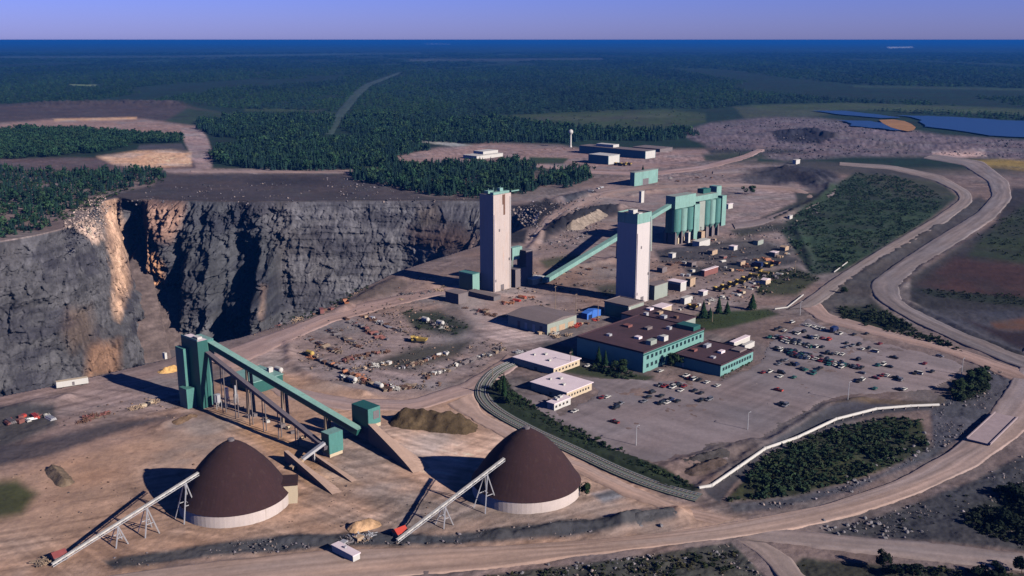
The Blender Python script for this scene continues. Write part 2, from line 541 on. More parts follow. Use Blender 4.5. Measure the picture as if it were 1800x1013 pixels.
# ---------------------------------------------------------------- ground: colour and roughness of each patch of soil
G_FOREST = alb(38, 66, 50)
G_GRAVEL = alb(118, 103, 101)
PAINT = [
    # outline, colour, softness, relief in metres
    ([(-400, 188), (60, 184), (300, 180), (345, 190), (430, 206), (340, 216), (200, 214), (0, 216), (-400, 222)], (104, 88, 84), 3, 1.0),
    ([(330, 190), (430, 203), (560, 196), (600, 200), (560, 206), (430, 210), (350, 221), (290, 214)], (66, 86, 60), 4, .5),
    ([(-400, 226), (0, 216), (100, 209), (250, 209), (345, 222), (330, 240), (220, 234), (90, 229), (0, 236), (-400, 250)], (142, 118, 112), 3, .8),
    ([(95, 209), (240, 206), (240, 210), (95, 213)], (196, 160, 128), 2, .5),
    ([(-300, 224), (20, 226), (38, 240), (0, 258), (-300, 262)], (108, 110, 58), 4, .5),
    ([(318, 228), (350, 221), (366, 245), (374, 270), (372, 298), (405, 303), (330, 306), (334, 270), (322, 245)], (150, 128, 128), 3, .3),
    ([(245, 255), (320, 252), (327, 264), (240, 265)], (100, 94, 99), 2, .6),
    ([(-300, 284), (130, 277), (340, 282), (345, 298), (-300, 303)], (112, 95, 97), 3, .8),
    ([(170, 276), (240, 266), (300, 264), (336, 268), (337, 292), (260, 296), (200, 289)], (204, 164, 136), 4, 1.2),
    ([(280, 296), (620, 299), (760, 290), (760, 294), (640, 306), (300, 305)], (142, 124, 122), 2, .2),
    ([(280, 306), (600, 306), (640, 319), (760, 346), (850, 349), (870, 362), (160, 362), (190, 342), (270, 326)], (96, 84, 85), 4, .8),
    ([(420, 312), (560, 311), (590, 322), (470, 330)], (82, 72, 74), 6, .8),
    ([(695, 274), (770, 260), (860, 251), (980, 255), (1060, 268), (1200, 262), (1330, 262), (1330, 282), (1230, 292), (1130, 300), (1040, 302), (930, 287), (830, 286), (700, 287)], (138, 117, 115), 4, .4),
    ([(880, 204), (1000, 196), (1180, 193), (1240, 200), (1240, 215), (1180, 227), (1080, 229), (960, 219), (880, 213)], (80, 96, 62), 4, .4),
    ([(940, 206), (1080, 203), (1180, 200), (1190, 206), (1060, 212), (950, 212)], (94, 102, 76), 3, .4),
    ([(930, 276), (1000, 278), (990, 288), (930, 288)], (70, 88, 58), 2, .2),
    ([(1290, 188), (1430, 186), (1480, 197), (1430, 206), (1310, 210)], (88, 97, 76), 4, .5),
    ([(1190, 234), (1250, 216), (1350, 206), (1440, 208), (1560, 222), (1660, 238), (1800, 247), (2300, 258), (2300, 292), (1800, 286), (1700, 276), (1500, 276), (1380, 282), (1270, 271)], (112, 101, 110), 4, 2.2),
    ([(1350, 232), (1420, 226), (1475, 238), (1440, 253), (1370, 249)], (64, 62, 74), 4, 4.0),
    ([(1240, 262), (1400, 262), (1420, 270), (1250, 272)], (82, 80, 82), 4, 2.0),
    ([(930, 352), (1060, 322), (1150, 299), (1300, 286), (1450, 290), (1480, 330), (1440, 380), (1400, 430), (1425, 480), (1350, 520), (1200, 562), (1000, 562), (860, 520), (848, 440)], (132, 116, 114), 6, .5),
    ([(1210, 428), (1330, 418), (1400, 440), (1380, 462), (1280, 470), (1200, 460)], (104, 95, 96), 8, 1.0),
    ([(1380, 286), (1470, 300), (1480, 340), (1400, 372), (1330, 350), (1300, 310)], (106, 96, 100), 8, 1.5),
    ([(1355, 300), (1420, 296), (1440, 318), (1400, 335), (1360, 322)], (72, 68, 76), 6, 2.5),
    ([(895, 366), (960, 349), (990, 362), (955, 400), (905, 402)], (56, 52, 56), 5, 3.5),
    ([(985, 345), (1040, 332), (1050, 344), (1000, 362)], (96, 94, 104), 5, 1.5),
    ([(925, 430), (955, 384), (1010, 352), (1060, 336), (1140, 327), (1300, 322), (1300, 332), (1100, 341), (1030, 362), (985, 392), (950, 430)], (146, 126, 120), 3, .1),
    ([(1280, 382), (1330, 330), (1400, 322), (1430, 338), (1400, 358), (1300, 392)], (140, 122, 120), 5, .4),
    ([(930, 455), (1080, 462), (1200, 455), (1200, 520), (1060, 540), (930, 500)], (134, 112, 104), 10, .6),
    ([(1368, 402), (1440, 342), (1500, 306), (1560, 303), (1640, 318), (1684, 346), (1640, 382), (1560, 432), (1480, 478), (1425, 484), (1395, 440)], (66, 86, 64), 5, 1.0),
    ([(1500, 306), (1580, 302), (1660, 326), (1676, 346), (1600, 350), (1540, 330)], (82, 84, 68), 6, .6),
    ([(1395, 282), (1560, 290), (1690, 330), (1650, 320), (1500, 302), (1400, 300)], (96, 91, 88), 4, .6),
    ([(1780, 330), (2400, 330), (2400, 660), (1800, 640), (1690, 590), (1600, 530), (1600, 490), (1690, 430), (1750, 390)], (76, 70, 71), 5, .8),
    ([(1720, 424), (1800, 360), (2300, 380), (2300, 470), (1800, 466), (1700, 452)], (64, 76, 52), 8, .6),
    ([(1610, 502), (1680, 452), (1800, 466), (2100, 480), (2100, 540), (1800, 536), (1700, 520)], (92, 64, 62), 10, .5),
    ([(1600, 508), (1800, 522), (2100, 530), (2100, 546), (1800, 541), (1640, 522)], (52, 60, 48), 4, .8),
    ([(1590, 540), (1800, 548), (2100, 560), (2100, 640), (1810, 626), (1690, 586)], (92, 88, 96), 6, .8),
    ([(1742, 568), (1800, 560), (1870, 570), (1800, 581), (1750, 579)], (126, 84, 66), 6, .2),
    ([(1690, 560), (1760, 582), (1870, 586), (1870, 622), (1790, 612)], (62, 48, 54), 5, .6),
    ([(1690, 282), (1760, 280), (1850, 284), (1900, 300), (1800, 300), (1720, 292)], (132, 112, 62), 4, .3),
    ([(1640, 268), (1730, 266), (1735, 276), (1640, 279)], (176, 152, 150), 3, .5),
    ([(1440, 528), (1560, 442), (1690, 362), (1722, 345), (1745, 360), (1650, 422), (1560, 482), (1530, 520), (1560, 552), (1620, 588), (1500, 566), (1450, 546)], (104, 95, 93), 4, .8),
    ([(1470, 540), (1540, 535), (1610, 580), (1560, 584), (1480, 563)], (54, 62, 42), 5, .8),
    ([(-400, 98), (0, 99), (300, 98), (520, 95), (740, 93), (740, 95), (520, 98), (300, 102), (0, 104), (-400, 104)], (72, 94, 90), 2.5, .5),
    ([(720, 104), (900, 103), (1060, 102), (1060, 105), (900, 107), (720, 108)], (84, 92, 90), 2.5, .5),
    ([(745, 76.5), (790, 76.5), (790, 78), (750, 78)], (230, 230, 240), .6, .3), ([(1560, 83), (1605, 82), (1605, 84), (1560, 85)], (210, 216, 230), .6, .3),
    ([(120, 148), (170, 149), (170, 152), (130, 151)], (104, 120, 84), 1.5, .5), ([(640, 205), (720, 209), (820, 210), (880, 207), (880, 211), (700, 213), (640, 209)], (110, 120, 88), 1.5, .5),
    ([(1500, 150), (1800, 156), (2100, 160), (2100, 164), (1800, 160), (1500, 154)], (64, 88, 64), 2, .5), ([(1320, 186), (1500, 180), (1760, 190), (1900, 200), (1900, 206), (1700, 200), (1500, 194), (1340, 192)], (84, 100, 66), 3, .5),
    ([(580, 222), (588, 206), (598, 200), (602, 206), (594, 216), (588, 226)], (170, 160, 150), 2, .3),
    ([(430, 190), (560, 191), (570, 195), (500, 198), (430, 196)], (74, 92, 60), 2, .5),
    ([(735, 247), (800, 251), (832, 256), (800, 258), (740, 250)], (150, 150, 146), 1.5, .3),
    ([(958, 402), (1000, 376), (1050, 361), (1088, 362), (1088, 378), (1040, 386), (990, 408), (955, 426)], (58, 55, 62), 5, 2.0),  # dark fill paints in the shadowed side of the embankment
    ([(893, 408), (928, 402), (922, 428), (898, 432)], (60, 57, 62), 4, 1.5),
    ([(1320, 303), (1400, 293), (1452, 298), (1474, 312), (1446, 317), (1400, 305), (1340, 312)], (70, 67, 75), 4, 1.5),
    ([(1395, 332), (1446, 344), (1424, 362), (1350, 392), (1338, 384), (1400, 354)], (78, 80, 72), 4, 1.0),
    ([(1235, 272), (1330, 267), (1352, 276), (1300, 285), (1240, 283)], (78, 90, 72), 4, .8),
    ([(948, 458), (1010, 446), (1034, 455), (960, 472)], (104, 101, 78), 5, .4), ([(1046, 503), (1140, 490), (1140, 516), (1060, 522)], (98, 92, 70), 6, .4),
    ([(1150, 440), (1240, 432), (1330, 430), (1390, 440), (1380, 452), (1250, 458), (1160, 462)], (92, 86, 90), 6, .8),
    ([(1200, 470), (1300, 462), (1400, 452), (1410, 462), (1300, 476), (1210, 484)], (88, 82, 84), 5, .8),
    ([(1280, 404), (1370, 392), (1400, 400), (1300, 418)], (92, 90, 82), 5, .8),
    # junk yard and loop
    ([(500, 602), (560, 562), (680, 532), (790, 552), (835, 588), (890, 604), (855, 642), (765, 684), (660, 694), (575, 674), (512, 642)], (134, 119, 118), 6, .5),
    ([(700, 545), (770, 545), (832, 575), (800, 592), (730, 580)], (76, 80, 68), 8, .6),
    ([(640, 642), (730, 610), (830, 598), (805, 625), (720, 652)], (96, 89, 80), 8, .5),
    ([(560, 545), (690, 484), (800, 490), (850, 515), (760, 545), (640, 552)], (134, 115, 109), 8, .8),
    ([(600, 530), (690, 487), (720, 500), (640, 545)], (112, 98, 94), 8, 1.0),
    ([(800, 520), (920, 505), (1000, 560), (960, 600), (880, 620), (830, 570)], (160, 140, 136), 12, .2),
    ([(410, 640), (500, 605), (520, 650), (580, 680), (680, 700), (800, 680), (890, 620), (910, 640), (850, 690), (840, 720), (690, 740), (500, 690)], (146, 126, 120), 8, .25),
    ([(430, 610), (560, 556), (660, 526), (780, 504), (785, 512), (600, 556), (520, 596), (450, 640), (400, 660)], (154, 130, 125), 6, .2),
    # sand yard
    ([(-300, 720), (0, 698), (150, 668), (335, 640), (335, 722), (200, 750), (0, 806), (-300, 835)], (132, 113, 109), 8, .35),
    ([(-300, 735), (0, 715), (95, 712), (100, 750), (0, 790), (-300, 800)], (100, 93, 94), 8, 1.0),
    ([(560, 670), (700, 705), (850, 690), (850, 720), (930, 765), (1000, 800), (1190, 885), (1310, 914), (1200, 940), (1000, 955), (700, 970), (500, 975), (300, 990), (0, 1120), (-300, 1120), (-300, 835), (0, 806), (200, 750), (335, 712), (420, 640)], (160, 132, 116), 8, .3),
    ([(-300, 900), (0, 830), (210, 765), (330, 735), (330, 790), (250, 820), (0, 930), (-300, 1000)], (160, 130, 113), 12, .3),
    ([(0, 790), (330, 715), (420, 735), (330, 750), (150, 800), (0, 840)], (142, 118, 108), 8, .4),
    ([(380, 712), (560, 790), (640, 855), (540, 850), (440, 770), (370, 740)], (168, 134, 108), 10, .4),
    ([(680, 758), (850, 772), (880, 735), (960, 785), (830, 800), (770, 860), (730, 830), (690, 775)], (196, 164, 146), 10, .2),
    ([(180, 985), (340, 960), (500, 940), (700, 935), (760, 942), (1000, 915), (1180, 903), (1192, 914), (1000, 944), (820, 957), (600, 961), (400, 976), (200, 1002)], (98, 94, 97), 5, 1.0),
    ([(1040, 868), (1085, 858), (1100, 872), (1060, 885)], (110, 110, 118), 6, .5),
    ([(-80, 792), (60, 774), (200, 742), (310, 728), (300, 736), (190, 766), (90, 802), (-80, 834)], (104, 92, 95), 7, .6),
    ([(-60, 850), (30, 843), (66, 868), (40, 905), (-60, 925)], (98, 96, 60), 12, .3),
    ([(640, 870), (760, 868), (860, 905), (800, 935), (690, 930)], (150, 126, 112), 12, .5),
    # bottom scrub
    ([(640, 1050), (900, 1006), (1060, 987), (1285, 955), (1345, 1013), (1370, 1150), (500, 1150)], (90, 86, 78), 4, 1.2),
    ([(1440, 938), (1560, 902), (1700, 850), (1800, 800), (2300, 620), (2300, 1010), (1800, 970), (1600, 950)], (90, 86, 90), 5, 1.0),
    ([(1690, 900), (1800, 850), (2200, 800), (2200, 990), (1800, 965)], (58, 58, 54), 14, 1.0),
    ([(1365, 1013), (1410, 978), (1500, 988), (1800, 1010), (2300, 1070), (2300, 1200), (1380, 1200)], (76, 74, 64), 5, 1.0),
    # lot side
    ([(1185, 575), (1230, 550), (1350, 543), (1370, 553), (1280, 577), (1200, 588)], (72, 84, 48), 4, .3),
    ([(1330, 480), (1400, 470), (1440, 490), (1400, 520), (1330, 520)], (78, 80, 58), 6, .6),
    ([(1235, 864), (1300, 815), (1400, 755), (1460, 715), (1500, 703), (1640, 711), (1650, 720), (1540, 728), (1470, 746), (1345, 798), (1290, 852), (1265, 885)], (96, 91, 99), 3, .3),
    ([(1275, 882), (1340, 808), (1440, 763), (1560, 733), (1620, 742), (1634, 790), (1540, 832), (1400, 872)], (74, 78, 50), 5, 1.0),
    ([(1280, 887), (1400, 873), (1550, 834), (1640, 786), (1636, 722), (1740, 648), (1790, 660), (1730, 740), (1640, 802), (1500, 862), (1350, 897), (1290, 902)], (100, 97, 107), 5, .9),
    ([(1670, 680), (1735, 645), (1735, 690), (1690, 710)], (56, 62, 44), 5, .8),
    ([(1440, 714), (1500, 700), (1640, 706), (1690, 668), (1735, 640), (1730, 650), (1650, 715), (1500, 708)], (112, 98, 86), 3, .5),
    ([(850, 690), (878, 650), (905, 690), (1000, 746), (1120, 802), (1200, 842), (1232, 866), (1190, 868), (1080, 818), (960, 762), (868, 718)], (54, 66, 46), 3, .5),
    ([(905, 640), (960, 600), (1010, 612), (1130, 655), (1150, 668), (1060, 668), (1000, 655)], (104, 95, 92), 6, .2),
    ([(1000, 640), (1080, 655), (1150, 662), (1130, 674), (1050, 664), (990, 655)], (72, 78, 54), 4, .3),
]
# low ridges: photo polyline, width m, height m
RIDGES = [
    ([(955, 418), (1000, 392), (1050, 372), (1090, 364)], 9, 7), ([(1300, 312), (1380, 300), (1440, 304), (1465, 325), (1440, 350), (1370, 384)], 8, 4),
    ([(1180, 442), (1260, 434), (1330, 428)], 7, 3.2), ([(1220, 464), (1300, 454), (1380, 445)], 6, 2.6), ([(1000, 472), (1080, 456)], 8, 3), ([(1400, 402), (1418, 440), (1428, 470)], 6, 2.6),
    ([(1110, 345), (1150, 335), (1240, 330)], 6, 3), ([(930, 440), (960, 405), (1000, 372)], 6, 3),
    ([(1090, 918), (1140, 908), (1188, 905)], 7, 4.5), ([(880, 940), (1000, 928), (1090, 918)], 6, 2.2),
    ([(505, 602), (512, 640), (560, 672), (640, 692)], 5, 2.2), ([(1180, 822), (1260, 795), (1330, 780)], 7, 2.5),
    ([(1230, 862), (1300, 812), (1400, 752), (1456, 714), (1520, 702)], 5, 2.0), ([(862, 690), (930, 738), (1050, 795), (1180, 855)], 5, 1.6),
    ([(690, 490), (640, 520), (600, 545)], 10, 3.0), ([(760, 505), (700, 495), (660, 520)], 8, 2.5),
    ([(100, 184), (200, 182), (300, 183)], 160, 14), ([(1370, 236), (1420, 232), (1460, 240)], 40, 10),
    ([(1250, 244), (1330, 240)], 40, 6), ([(1500, 250), (1600, 258), (1700, 262)], 50, 7), ([(980, 352), (1030, 342)], 14, 6),
    ([(990, 400), (1040, 378), (1070, 372)], 14, 8), ([(1380, 300), (1420, 308), (1450, 330)], 18, 6),
    ([(1650, 395), (1560, 452), (1480, 505)], 6, 1.5), ([(1590, 530), (1680, 574), (1790, 622)], 6, 2.0), ([(1700, 425), (1620, 472), (1586, 505)], 6, 2.0),
    ([(120, 700), (60, 712), (0, 725)], 8, 2.5), ([(330, 735), (300, 742), (270, 755)], 5, 1.5),
    ([(1320, 300), (1400, 296)], 20, 5), ([(1180, 250), (1260, 255), (1330, 258)], 30, 4), ([(1480, 236), (1540, 240)], 30, 5),
    ([(300, 627), (420, 596), (500, 570), (560, 549), (640, 507)], 4, 1.6), ([(500, 950), (650, 945), (760, 948)], 5, 1.2),
]


def soil(X, Y, micro=True):
    """colour and height of the ground at world X, Y"""
    x, y = pxn(X, Y, np.zeros_like(X))
    d = np.hypot(X, Y)
    wob = np.clip(6.0 * FOC / (d * 900), 0.3, 6.0) * 1.4
    n1 = fbm(X / 22.0, Y / 22.0, 3, 4)
    n2 = fbm(X / 22.0 + 91, Y / 22.0 - 37, 5, 4)
    xw = x + n1 * wob * 3.0
    yw = y + n2 * wob
    t = np.clip((y - 292) / 20.0, 0, 1)[:, None]
    c = np.array(G_FOREST)[None] * (1 - t) + np.array(G_GRAVEL)[None] * t
    h = np.full(X.shape, 0.5)
    for poly, rgb, soft, rel in PAINT:
        p = np.array(poly, float)
        b = (xw > p[:, 0].min() - 20) & (xw < p[:, 0].max() + 20) & (yw > p[:, 1].min() - 20) & (yw < p[:, 1].max() + 20)
        i = np.nonzero(b)[0]
        if not len(i):
            continue
        xi, yi = xw[i], yw[i]
        sd = edge_dist(xi, yi, poly) * np.where(inside(xi, yi, poly), 1, -1)
        a = np.clip(sd / soft * 0.5 + 0.5, 0, 1)
        a = a * a * (3 - 2 * a)
        c[i] = c[i] * (1 - a[:, None]) + np.array(alb(*rgb))[None] * a[:, None]
        h[i] = h[i] * (1 - a) + rel * a
    # patchiness of the soil itself
    m = fbm(X / 60.0, Y / 60.0, 21, 5)
    m2 = fbm(X / 9.0, Y / 9.0, 33, 4)
    k = 1 + 0.30 * m + 0.22 * m2
    c = c * k[:, None]
    warm = fbm(X / 35.0, Y / 35.0, 44, 3)
    c = c * (1 + np.outer(warm, (0.10, 0.0, -0.10)))
    # wheel streaks worn into open ground, and dark spots: stains, rubble with its shadow
    open_ = np.clip((c.mean(1) - 0.07) / 0.08, 0, 1) * np.clip((4000 - d) / 2000, 0, 1)
    for an, sd, wdt, amt in ((25, 7, 2.6, .30), (-12, 17, 3.4, .26), (48, 27, 2.4, .30), (140, 37, 2.8, .26)):
        ca, sa = math.cos(R(an)), math.sin(R(an))
        bend = 9 * fbm(X / 90, Y / 90, sd, 2)
        al, ac = X * ca + Y * sa, -X * sa + Y * ca + bend
        msk = np.clip(fbm(X / 70, Y / 70, sd + 3, 2) * 3.2 - .1, 0, 1)
        c = c * (1 + (open_ * msk * amt * fbm(al / 75, ac / wdt, sd + 5, 3))[:, None] * 1.6)
    spot = np.clip((fbm(X / 5.5, Y / 5.5, 57, 4) - .30) * 5, 0, 1) * np.clip(fbm(X / 55, Y / 55, 59, 3) * 2.5 + .35, 0, 1)
    c = c * (1 - 0.26 * open_ * spot)[:, None]
    grey = np.clip(fbm(X / 42, Y / 42, 47, 4) * 2.2, 0, 1)[:, None] * 0.45
    c = c * (1 - grey) + (c.mean(1)[:, None] * np.array([[0.90, 0.93, 1.0]])) * grey
    # far forest: broad light and dark stands
    far = np.clip((d - 4000) / 4000, 0, 1)
    lx, ly = X / 900.0, Y / 2600.0
    st = fbm(lx, ly, 61, 5)
    c = c * (1 + 0.55 * (far * st)[:, None])
    z = h * (0.9 * fbm(X / 7.0, Y / 7.0, 71, 3) + 1.1 * fbm(X / 26.0, Y / 26.0, 75, 3)) * 0.8
    if micro:
        z = z + h * 0.35 * fbm(X / 2.2, Y / 2.2, 79, 2)
    for line, wd, ht in RIDGES:
        pts = [tuple(at(*q))[:2] for q in line]
        p = np.array(pts)
        b = (X > p[:, 0].min() - wd * 3) & (X < p[:, 0].max() + wd * 3) & (Y > p[:, 1].min() - wd * 3) & (Y < p[:, 1].max() + wd * 3)
        i = np.nonzero(b)[0]
        if len(i):
            e = edge_dist(X[i], Y[i], pts, False) / wd
            z[i] += ht * np.exp(-e * e * 1.6) * (0.75 + 0.5 * fbm(X[i] / 9.0, Y[i] / 9.0, 83, 3))
    return np.clip(c, 0.004, 0.8), z


FLAT = []       # footprints that are graded level: (x0, y0, radius)


def ground():
    cols = np.concatenate([np.linspace(-2600, -330, 60), np.arange(-324, 2124, 2.4), np.linspace(2130, 4400, 60)])
    rows = np.concatenate([[72.5, 72.9, 73.4, 74, 74.7, 75.5, 76.5], np.arange(77.5, 200, 1.1), np.arange(200, 1030, 1.45), np.linspace(1032, 2600, 60)])
    gx, gy = np.meshgrid(cols, rows)
    X, Y = atn(gx.ravel(), gy.ravel())
    c, z = soil(X, Y)
    x, y = pxn(X, Y, np.zeros_like(X))
    dark = np.zeros_like(z)
    # keep the apron by the pit rim level
    near = (x > -340) & (x < 960) & (y > 330) & (y < 810)
    i = np.nonzero(near)[0]
    e = edge_dist(x[i], y[i], PIT)
    z[i] *= np.clip((e - 3) / 10.0, 0.0, 1)
    ins = inside(x, y, PIT)
    nx, ny = len(cols), len(rows)
    idx = np.arange(nx * ny).reshape(ny, nx)
    q = np.stack([idx[:-1, :-1], idx[1:, :-1], idx[1:, 1:], idx[:-1, 1:]], -1).reshape(-1, 4)
    keep = ~ins[q].any(1)
    o = np_mesh('ground', np.stack([X, Y, z], 1), q[keep], ['ground'], c, smooth=True)
    tag(o, kind='structure')


ground()


# ---------------------------------------------------------------- open pit: rock wall, talus, near wall and floor
def resample(pts, n):
    p = np.array(pts, float)
    s = np.concatenate([[0], np.cumsum(np.hypot(*np.diff(p, axis=0).T))])
    t = np.linspace(0, s[-1], n)
    return np.stack([np.interp(t, s, p[:, 0]), np.interp(t, s, p[:, 1])], 1), t


def smooth_step(a, b, x):
    t = np.clip((x - a) / (b - a), 0, 1)
    return t * t * (3 - 2 * t)


def bump_(x, a, b, c, d):
    return smooth_step(a, b, x) * (1 - smooth_step(c, d, x))


def pit():
    world = [tuple(at(*q))[:2] for q in PIT_FAR]
    P, s = resample(world, 1100)
    # the rim is ragged
    k = np.ones(25) / 25
    Ps = np.stack([np.convolve(np.pad(P[:, j], 12, 'edge'), k, 'valid') for j in (0, 1)], 1)
    T = np.gradient(Ps, axis=0)
    T /= np.linalg.norm(T, axis=1)[:, None]
    N = np.stack([T[:, 1], -T[:, 0]], 1)           # towards the pit
    N = N * 0.55 + np.array([[0.05, -0.6]])
    N /= np.linalg.norm(N, axis=1)[:, None]
    xr, _ = pxn(Ps[:, 0], Ps[:, 1], np.zeros(len(Ps)))
    D = np.concatenate([[-1.2, -0.5], np.linspace(0, 178, 190)])
    Wd, Xr = np.meshgrid(D, xr, indexing='ij')
    Sg = np.broadcast_to(s, Wd.shape)
    w0 = np.maximum(Wd, 0)
    off = w0 * 0.20
    for b0 in (38, 82, 126):
        off = off + 4.0 * smooth_step(b0, b0 + 3.0, w0 + 5 * fbm(Sg / 60, Sg * 0 + b0, 9, 3))
    rug = 0.45 + 0.95 * bump_(Xr, 185, 230, 480, 520) + 0.25 * bump_(Xr, -400, -300, 150, 200)
    grow = smooth_step(0, 14, w0)
    rib = np.abs(fbm(Sg / 26 + 0.25 * fbm(w0 / 30, Sg / 40, 4, 2), w0 / 160, 13, 3))
    sk = Sg + 0.28 * w0 + 5 * fbm(Sg / 20, w0 / 20, 23, 3)
    blk = 5.0 * cells(sk / 19, w0 / 30, 3) + 3.2 * cells(sk / 8, w0 / 13, 4) + 1.9 * cells(sk / 3.6, w0 / 5.2, 6) + 1.0 * cells(sk / 2.0, w0 / 2.6, 8)
    amp = 1 - 0.45 * smooth_step(480, 540, Xr)
    off = off + grow * amp * (0.35 + 0.65 * rug) * (blk + 6 * (0.5 - rib) + 2.2 * fbm(Sg / 7, w0 / 9, 15, 3) + 5 * fbm(Sg / 60, w0 / 40, 29, 2))
    led = fbm(Sg / 90, w0 / 9, 43, 3)
    off = off + grow * 2.2 * np.floor(led * 5) / 2.5
    # big forms, left to right along the wall
    off = off - 24 * grow * bump_(Xr, 212, 220, 248, 256) * (1 - smooth_step(95, 120, w0))
    off = off + 20 * grow * bump_(Xr, 256, 262, 300, 330) * (1 - smooth_step(70, 110, w0) * 0.6)
    off = off + (10 + 32 * smooth_step(20, 110, w0)) * grow * bump_(Xr, 318, 345, 378, 402)
    off = off - 20 * grow * bump_(Xr, 404, 416, 450, 462) * smooth_step(34, 66, w0)
    off = off + 44 * bump_(Xr, 446, 461, 478, 494) * smooth_step(56, 100, w0 + 0.5 * np.abs(Xr - 470))
    off = off + 36 * bump_(Xr, 400, 420, 470, 490) * smooth_step(104, 116, w0)
    off = off + 22 * bump_(Xr, 120, 170, 196, 204) * smooth_step(5, 60, w0)
    off = off + 26 * bump_(Xr, 60, 110, 150, 158) * smooth_step(80, 150, w0)
    off = off - 16 * bump_(Xr, 100, 108, 126, 150) * smooth_step(75, 100, w0) + 12 * bump_(Xr, 150, 156, 196, 204) * smooth_step(108, 114, w0)
    for b0, h_ in ((22, 5.0), (60, 4.0), (98, 5.0)):
        off = off + h_ * (1 - smooth_step(190, 200, Xr)) * smooth_step(b0, b0 + 1.5, w0 + 6 * fbm(Sg / 50, Sg * 0 + b0, 19, 3))
    # talus cone
    tal = (w0 - 68 - np.where(Xr < 232, 1.1 * (232 - Xr), 0.42 * (Xr - 232))) * 1.75
    tal = tal + 2.2 * fbm(Sg / 6, w0 / 6, 51, 3) + 4 * fbm(Sg / 22, w0 / 22, 53, 3)
    on_tal = (tal > off) & (Xr > 196) & (Xr < 400)
    off = np.where(on_tal, tal, off)
    # right end: pit slope runs out gently
    off = off + w0 * 1.3 * smooth_step(700, 840, Xr)
    # rim strip that lies under the ground sheet
    off = np.where(Wd < 0, np.where(Wd < -1, -26.0, -3.0), off)
    Z = -np.where(Wd < 0, np.where(Wd < -1, 0.9, 0.12), w0)
    Z = Z + np.where((w0 > 0) & (w0 < 8), 0, 0)
    X = Ps[:, 0][None] + N[:, 0][None] * off
    Y = Ps[:, 1][None] + N[:, 1][None] * off
    Xf, Yf, Zf = X.ravel(), Y.ravel(), Z.ravel()
    x, y = pxn(Xf, Yf, Zf)
    c = np.array(alb(102, 97, 100))[None] * (1 + 0.42 * smooth_step(470, 540, x))[:, None]  # right-hand wall painted lighter to offset its own shadowing
    sg, wf = Sg.ravel(), w0.ravel()
    v = 0.55 * fbm(sg / 14, wf / 30, 63, 4) + 0.45 * cells(sg / 5 + wf / 18, wf / 9, 65)
    band = fbm(sg / 120, wf / 7, 67, 4)
    c = c * (1 + 0.50 * v + 0.42 * band)[:, None]
    brown = np.clip(fbm(sg / 40, wf / 45, 69, 4) * 1.6, 0, 1)[:, None]
    c = c * (1 - brown * 0.45) + np.array(alb(104, 92, 88)) * brown * 0.45
    xn = x + 5 * fbm(sg / 10, wf / 14, 81, 3)
    yn = y + 8 * fbm(sg / 10 + 50, wf / 14, 82, 3)
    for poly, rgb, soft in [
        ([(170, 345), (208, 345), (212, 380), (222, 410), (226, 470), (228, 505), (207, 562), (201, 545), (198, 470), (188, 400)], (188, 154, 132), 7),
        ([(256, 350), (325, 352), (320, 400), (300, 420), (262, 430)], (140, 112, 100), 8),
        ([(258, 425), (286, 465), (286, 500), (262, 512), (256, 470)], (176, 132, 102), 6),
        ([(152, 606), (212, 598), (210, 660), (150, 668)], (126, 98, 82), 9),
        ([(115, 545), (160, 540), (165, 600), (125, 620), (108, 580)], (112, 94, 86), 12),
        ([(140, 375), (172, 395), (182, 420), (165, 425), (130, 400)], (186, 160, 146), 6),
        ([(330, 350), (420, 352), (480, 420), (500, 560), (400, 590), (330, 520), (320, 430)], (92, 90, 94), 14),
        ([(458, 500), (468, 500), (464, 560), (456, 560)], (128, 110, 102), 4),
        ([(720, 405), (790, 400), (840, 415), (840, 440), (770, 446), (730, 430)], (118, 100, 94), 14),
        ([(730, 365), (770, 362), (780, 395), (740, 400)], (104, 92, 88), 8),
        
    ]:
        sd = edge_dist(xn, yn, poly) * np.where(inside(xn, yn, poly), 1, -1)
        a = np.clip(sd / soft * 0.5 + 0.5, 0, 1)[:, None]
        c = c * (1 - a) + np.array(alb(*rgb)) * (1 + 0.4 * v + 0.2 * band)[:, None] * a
    tm = (on_tal.ravel() & (xn > 206))[:, None]
    tc = np.array(alb(112, 98, 96)) * (1 + 0.5 * fbm(sg / 3, wf / 3, 91, 3))[:, None]
    c = np.where(tm & (np.array(yn > 440)[:, None]), tc, c)
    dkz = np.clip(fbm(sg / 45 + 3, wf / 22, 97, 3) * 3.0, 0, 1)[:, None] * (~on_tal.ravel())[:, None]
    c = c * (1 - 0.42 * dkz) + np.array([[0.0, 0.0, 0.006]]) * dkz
    top = (Wd.ravel() < 1.5)[:, None]
    cs, _ = soil(Xf, Yf)
    c = np.where(top, cs, c)
    # low scrub stain at the foot of the right-hand wall
    nr, nc = Wd.shape
    idx = np.arange(nr * nc).reshape(nr, nc)
    q = np.stack([idx[:-1, :-1], idx[1:, :-1], idx[1:, 1:], idx[:-1, 1:]], -1).reshape(-1, 4)
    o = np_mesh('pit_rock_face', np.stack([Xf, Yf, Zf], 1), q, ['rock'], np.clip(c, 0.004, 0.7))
    tag(o, kind='structure')
    foot = np.stack([X[-1], Y[-1]], 1)
    # near wall and floor (seen only from other places)
    nw = [tuple(at(*q))[:2] for q in PIT_NEAR]
    Q, _ = resample(nw, 300)
    dz = np.array([0.9, 0.15, 0.0, -6, -40, -90, -140, -178.0])
    do = np.array([-14, -2, 0, 1.5, 6, 16, 26, 34.0])
    rg = 3 * fbm(np.arange(300) / 9.0, np.zeros(300), 5, 3)
    vs = []
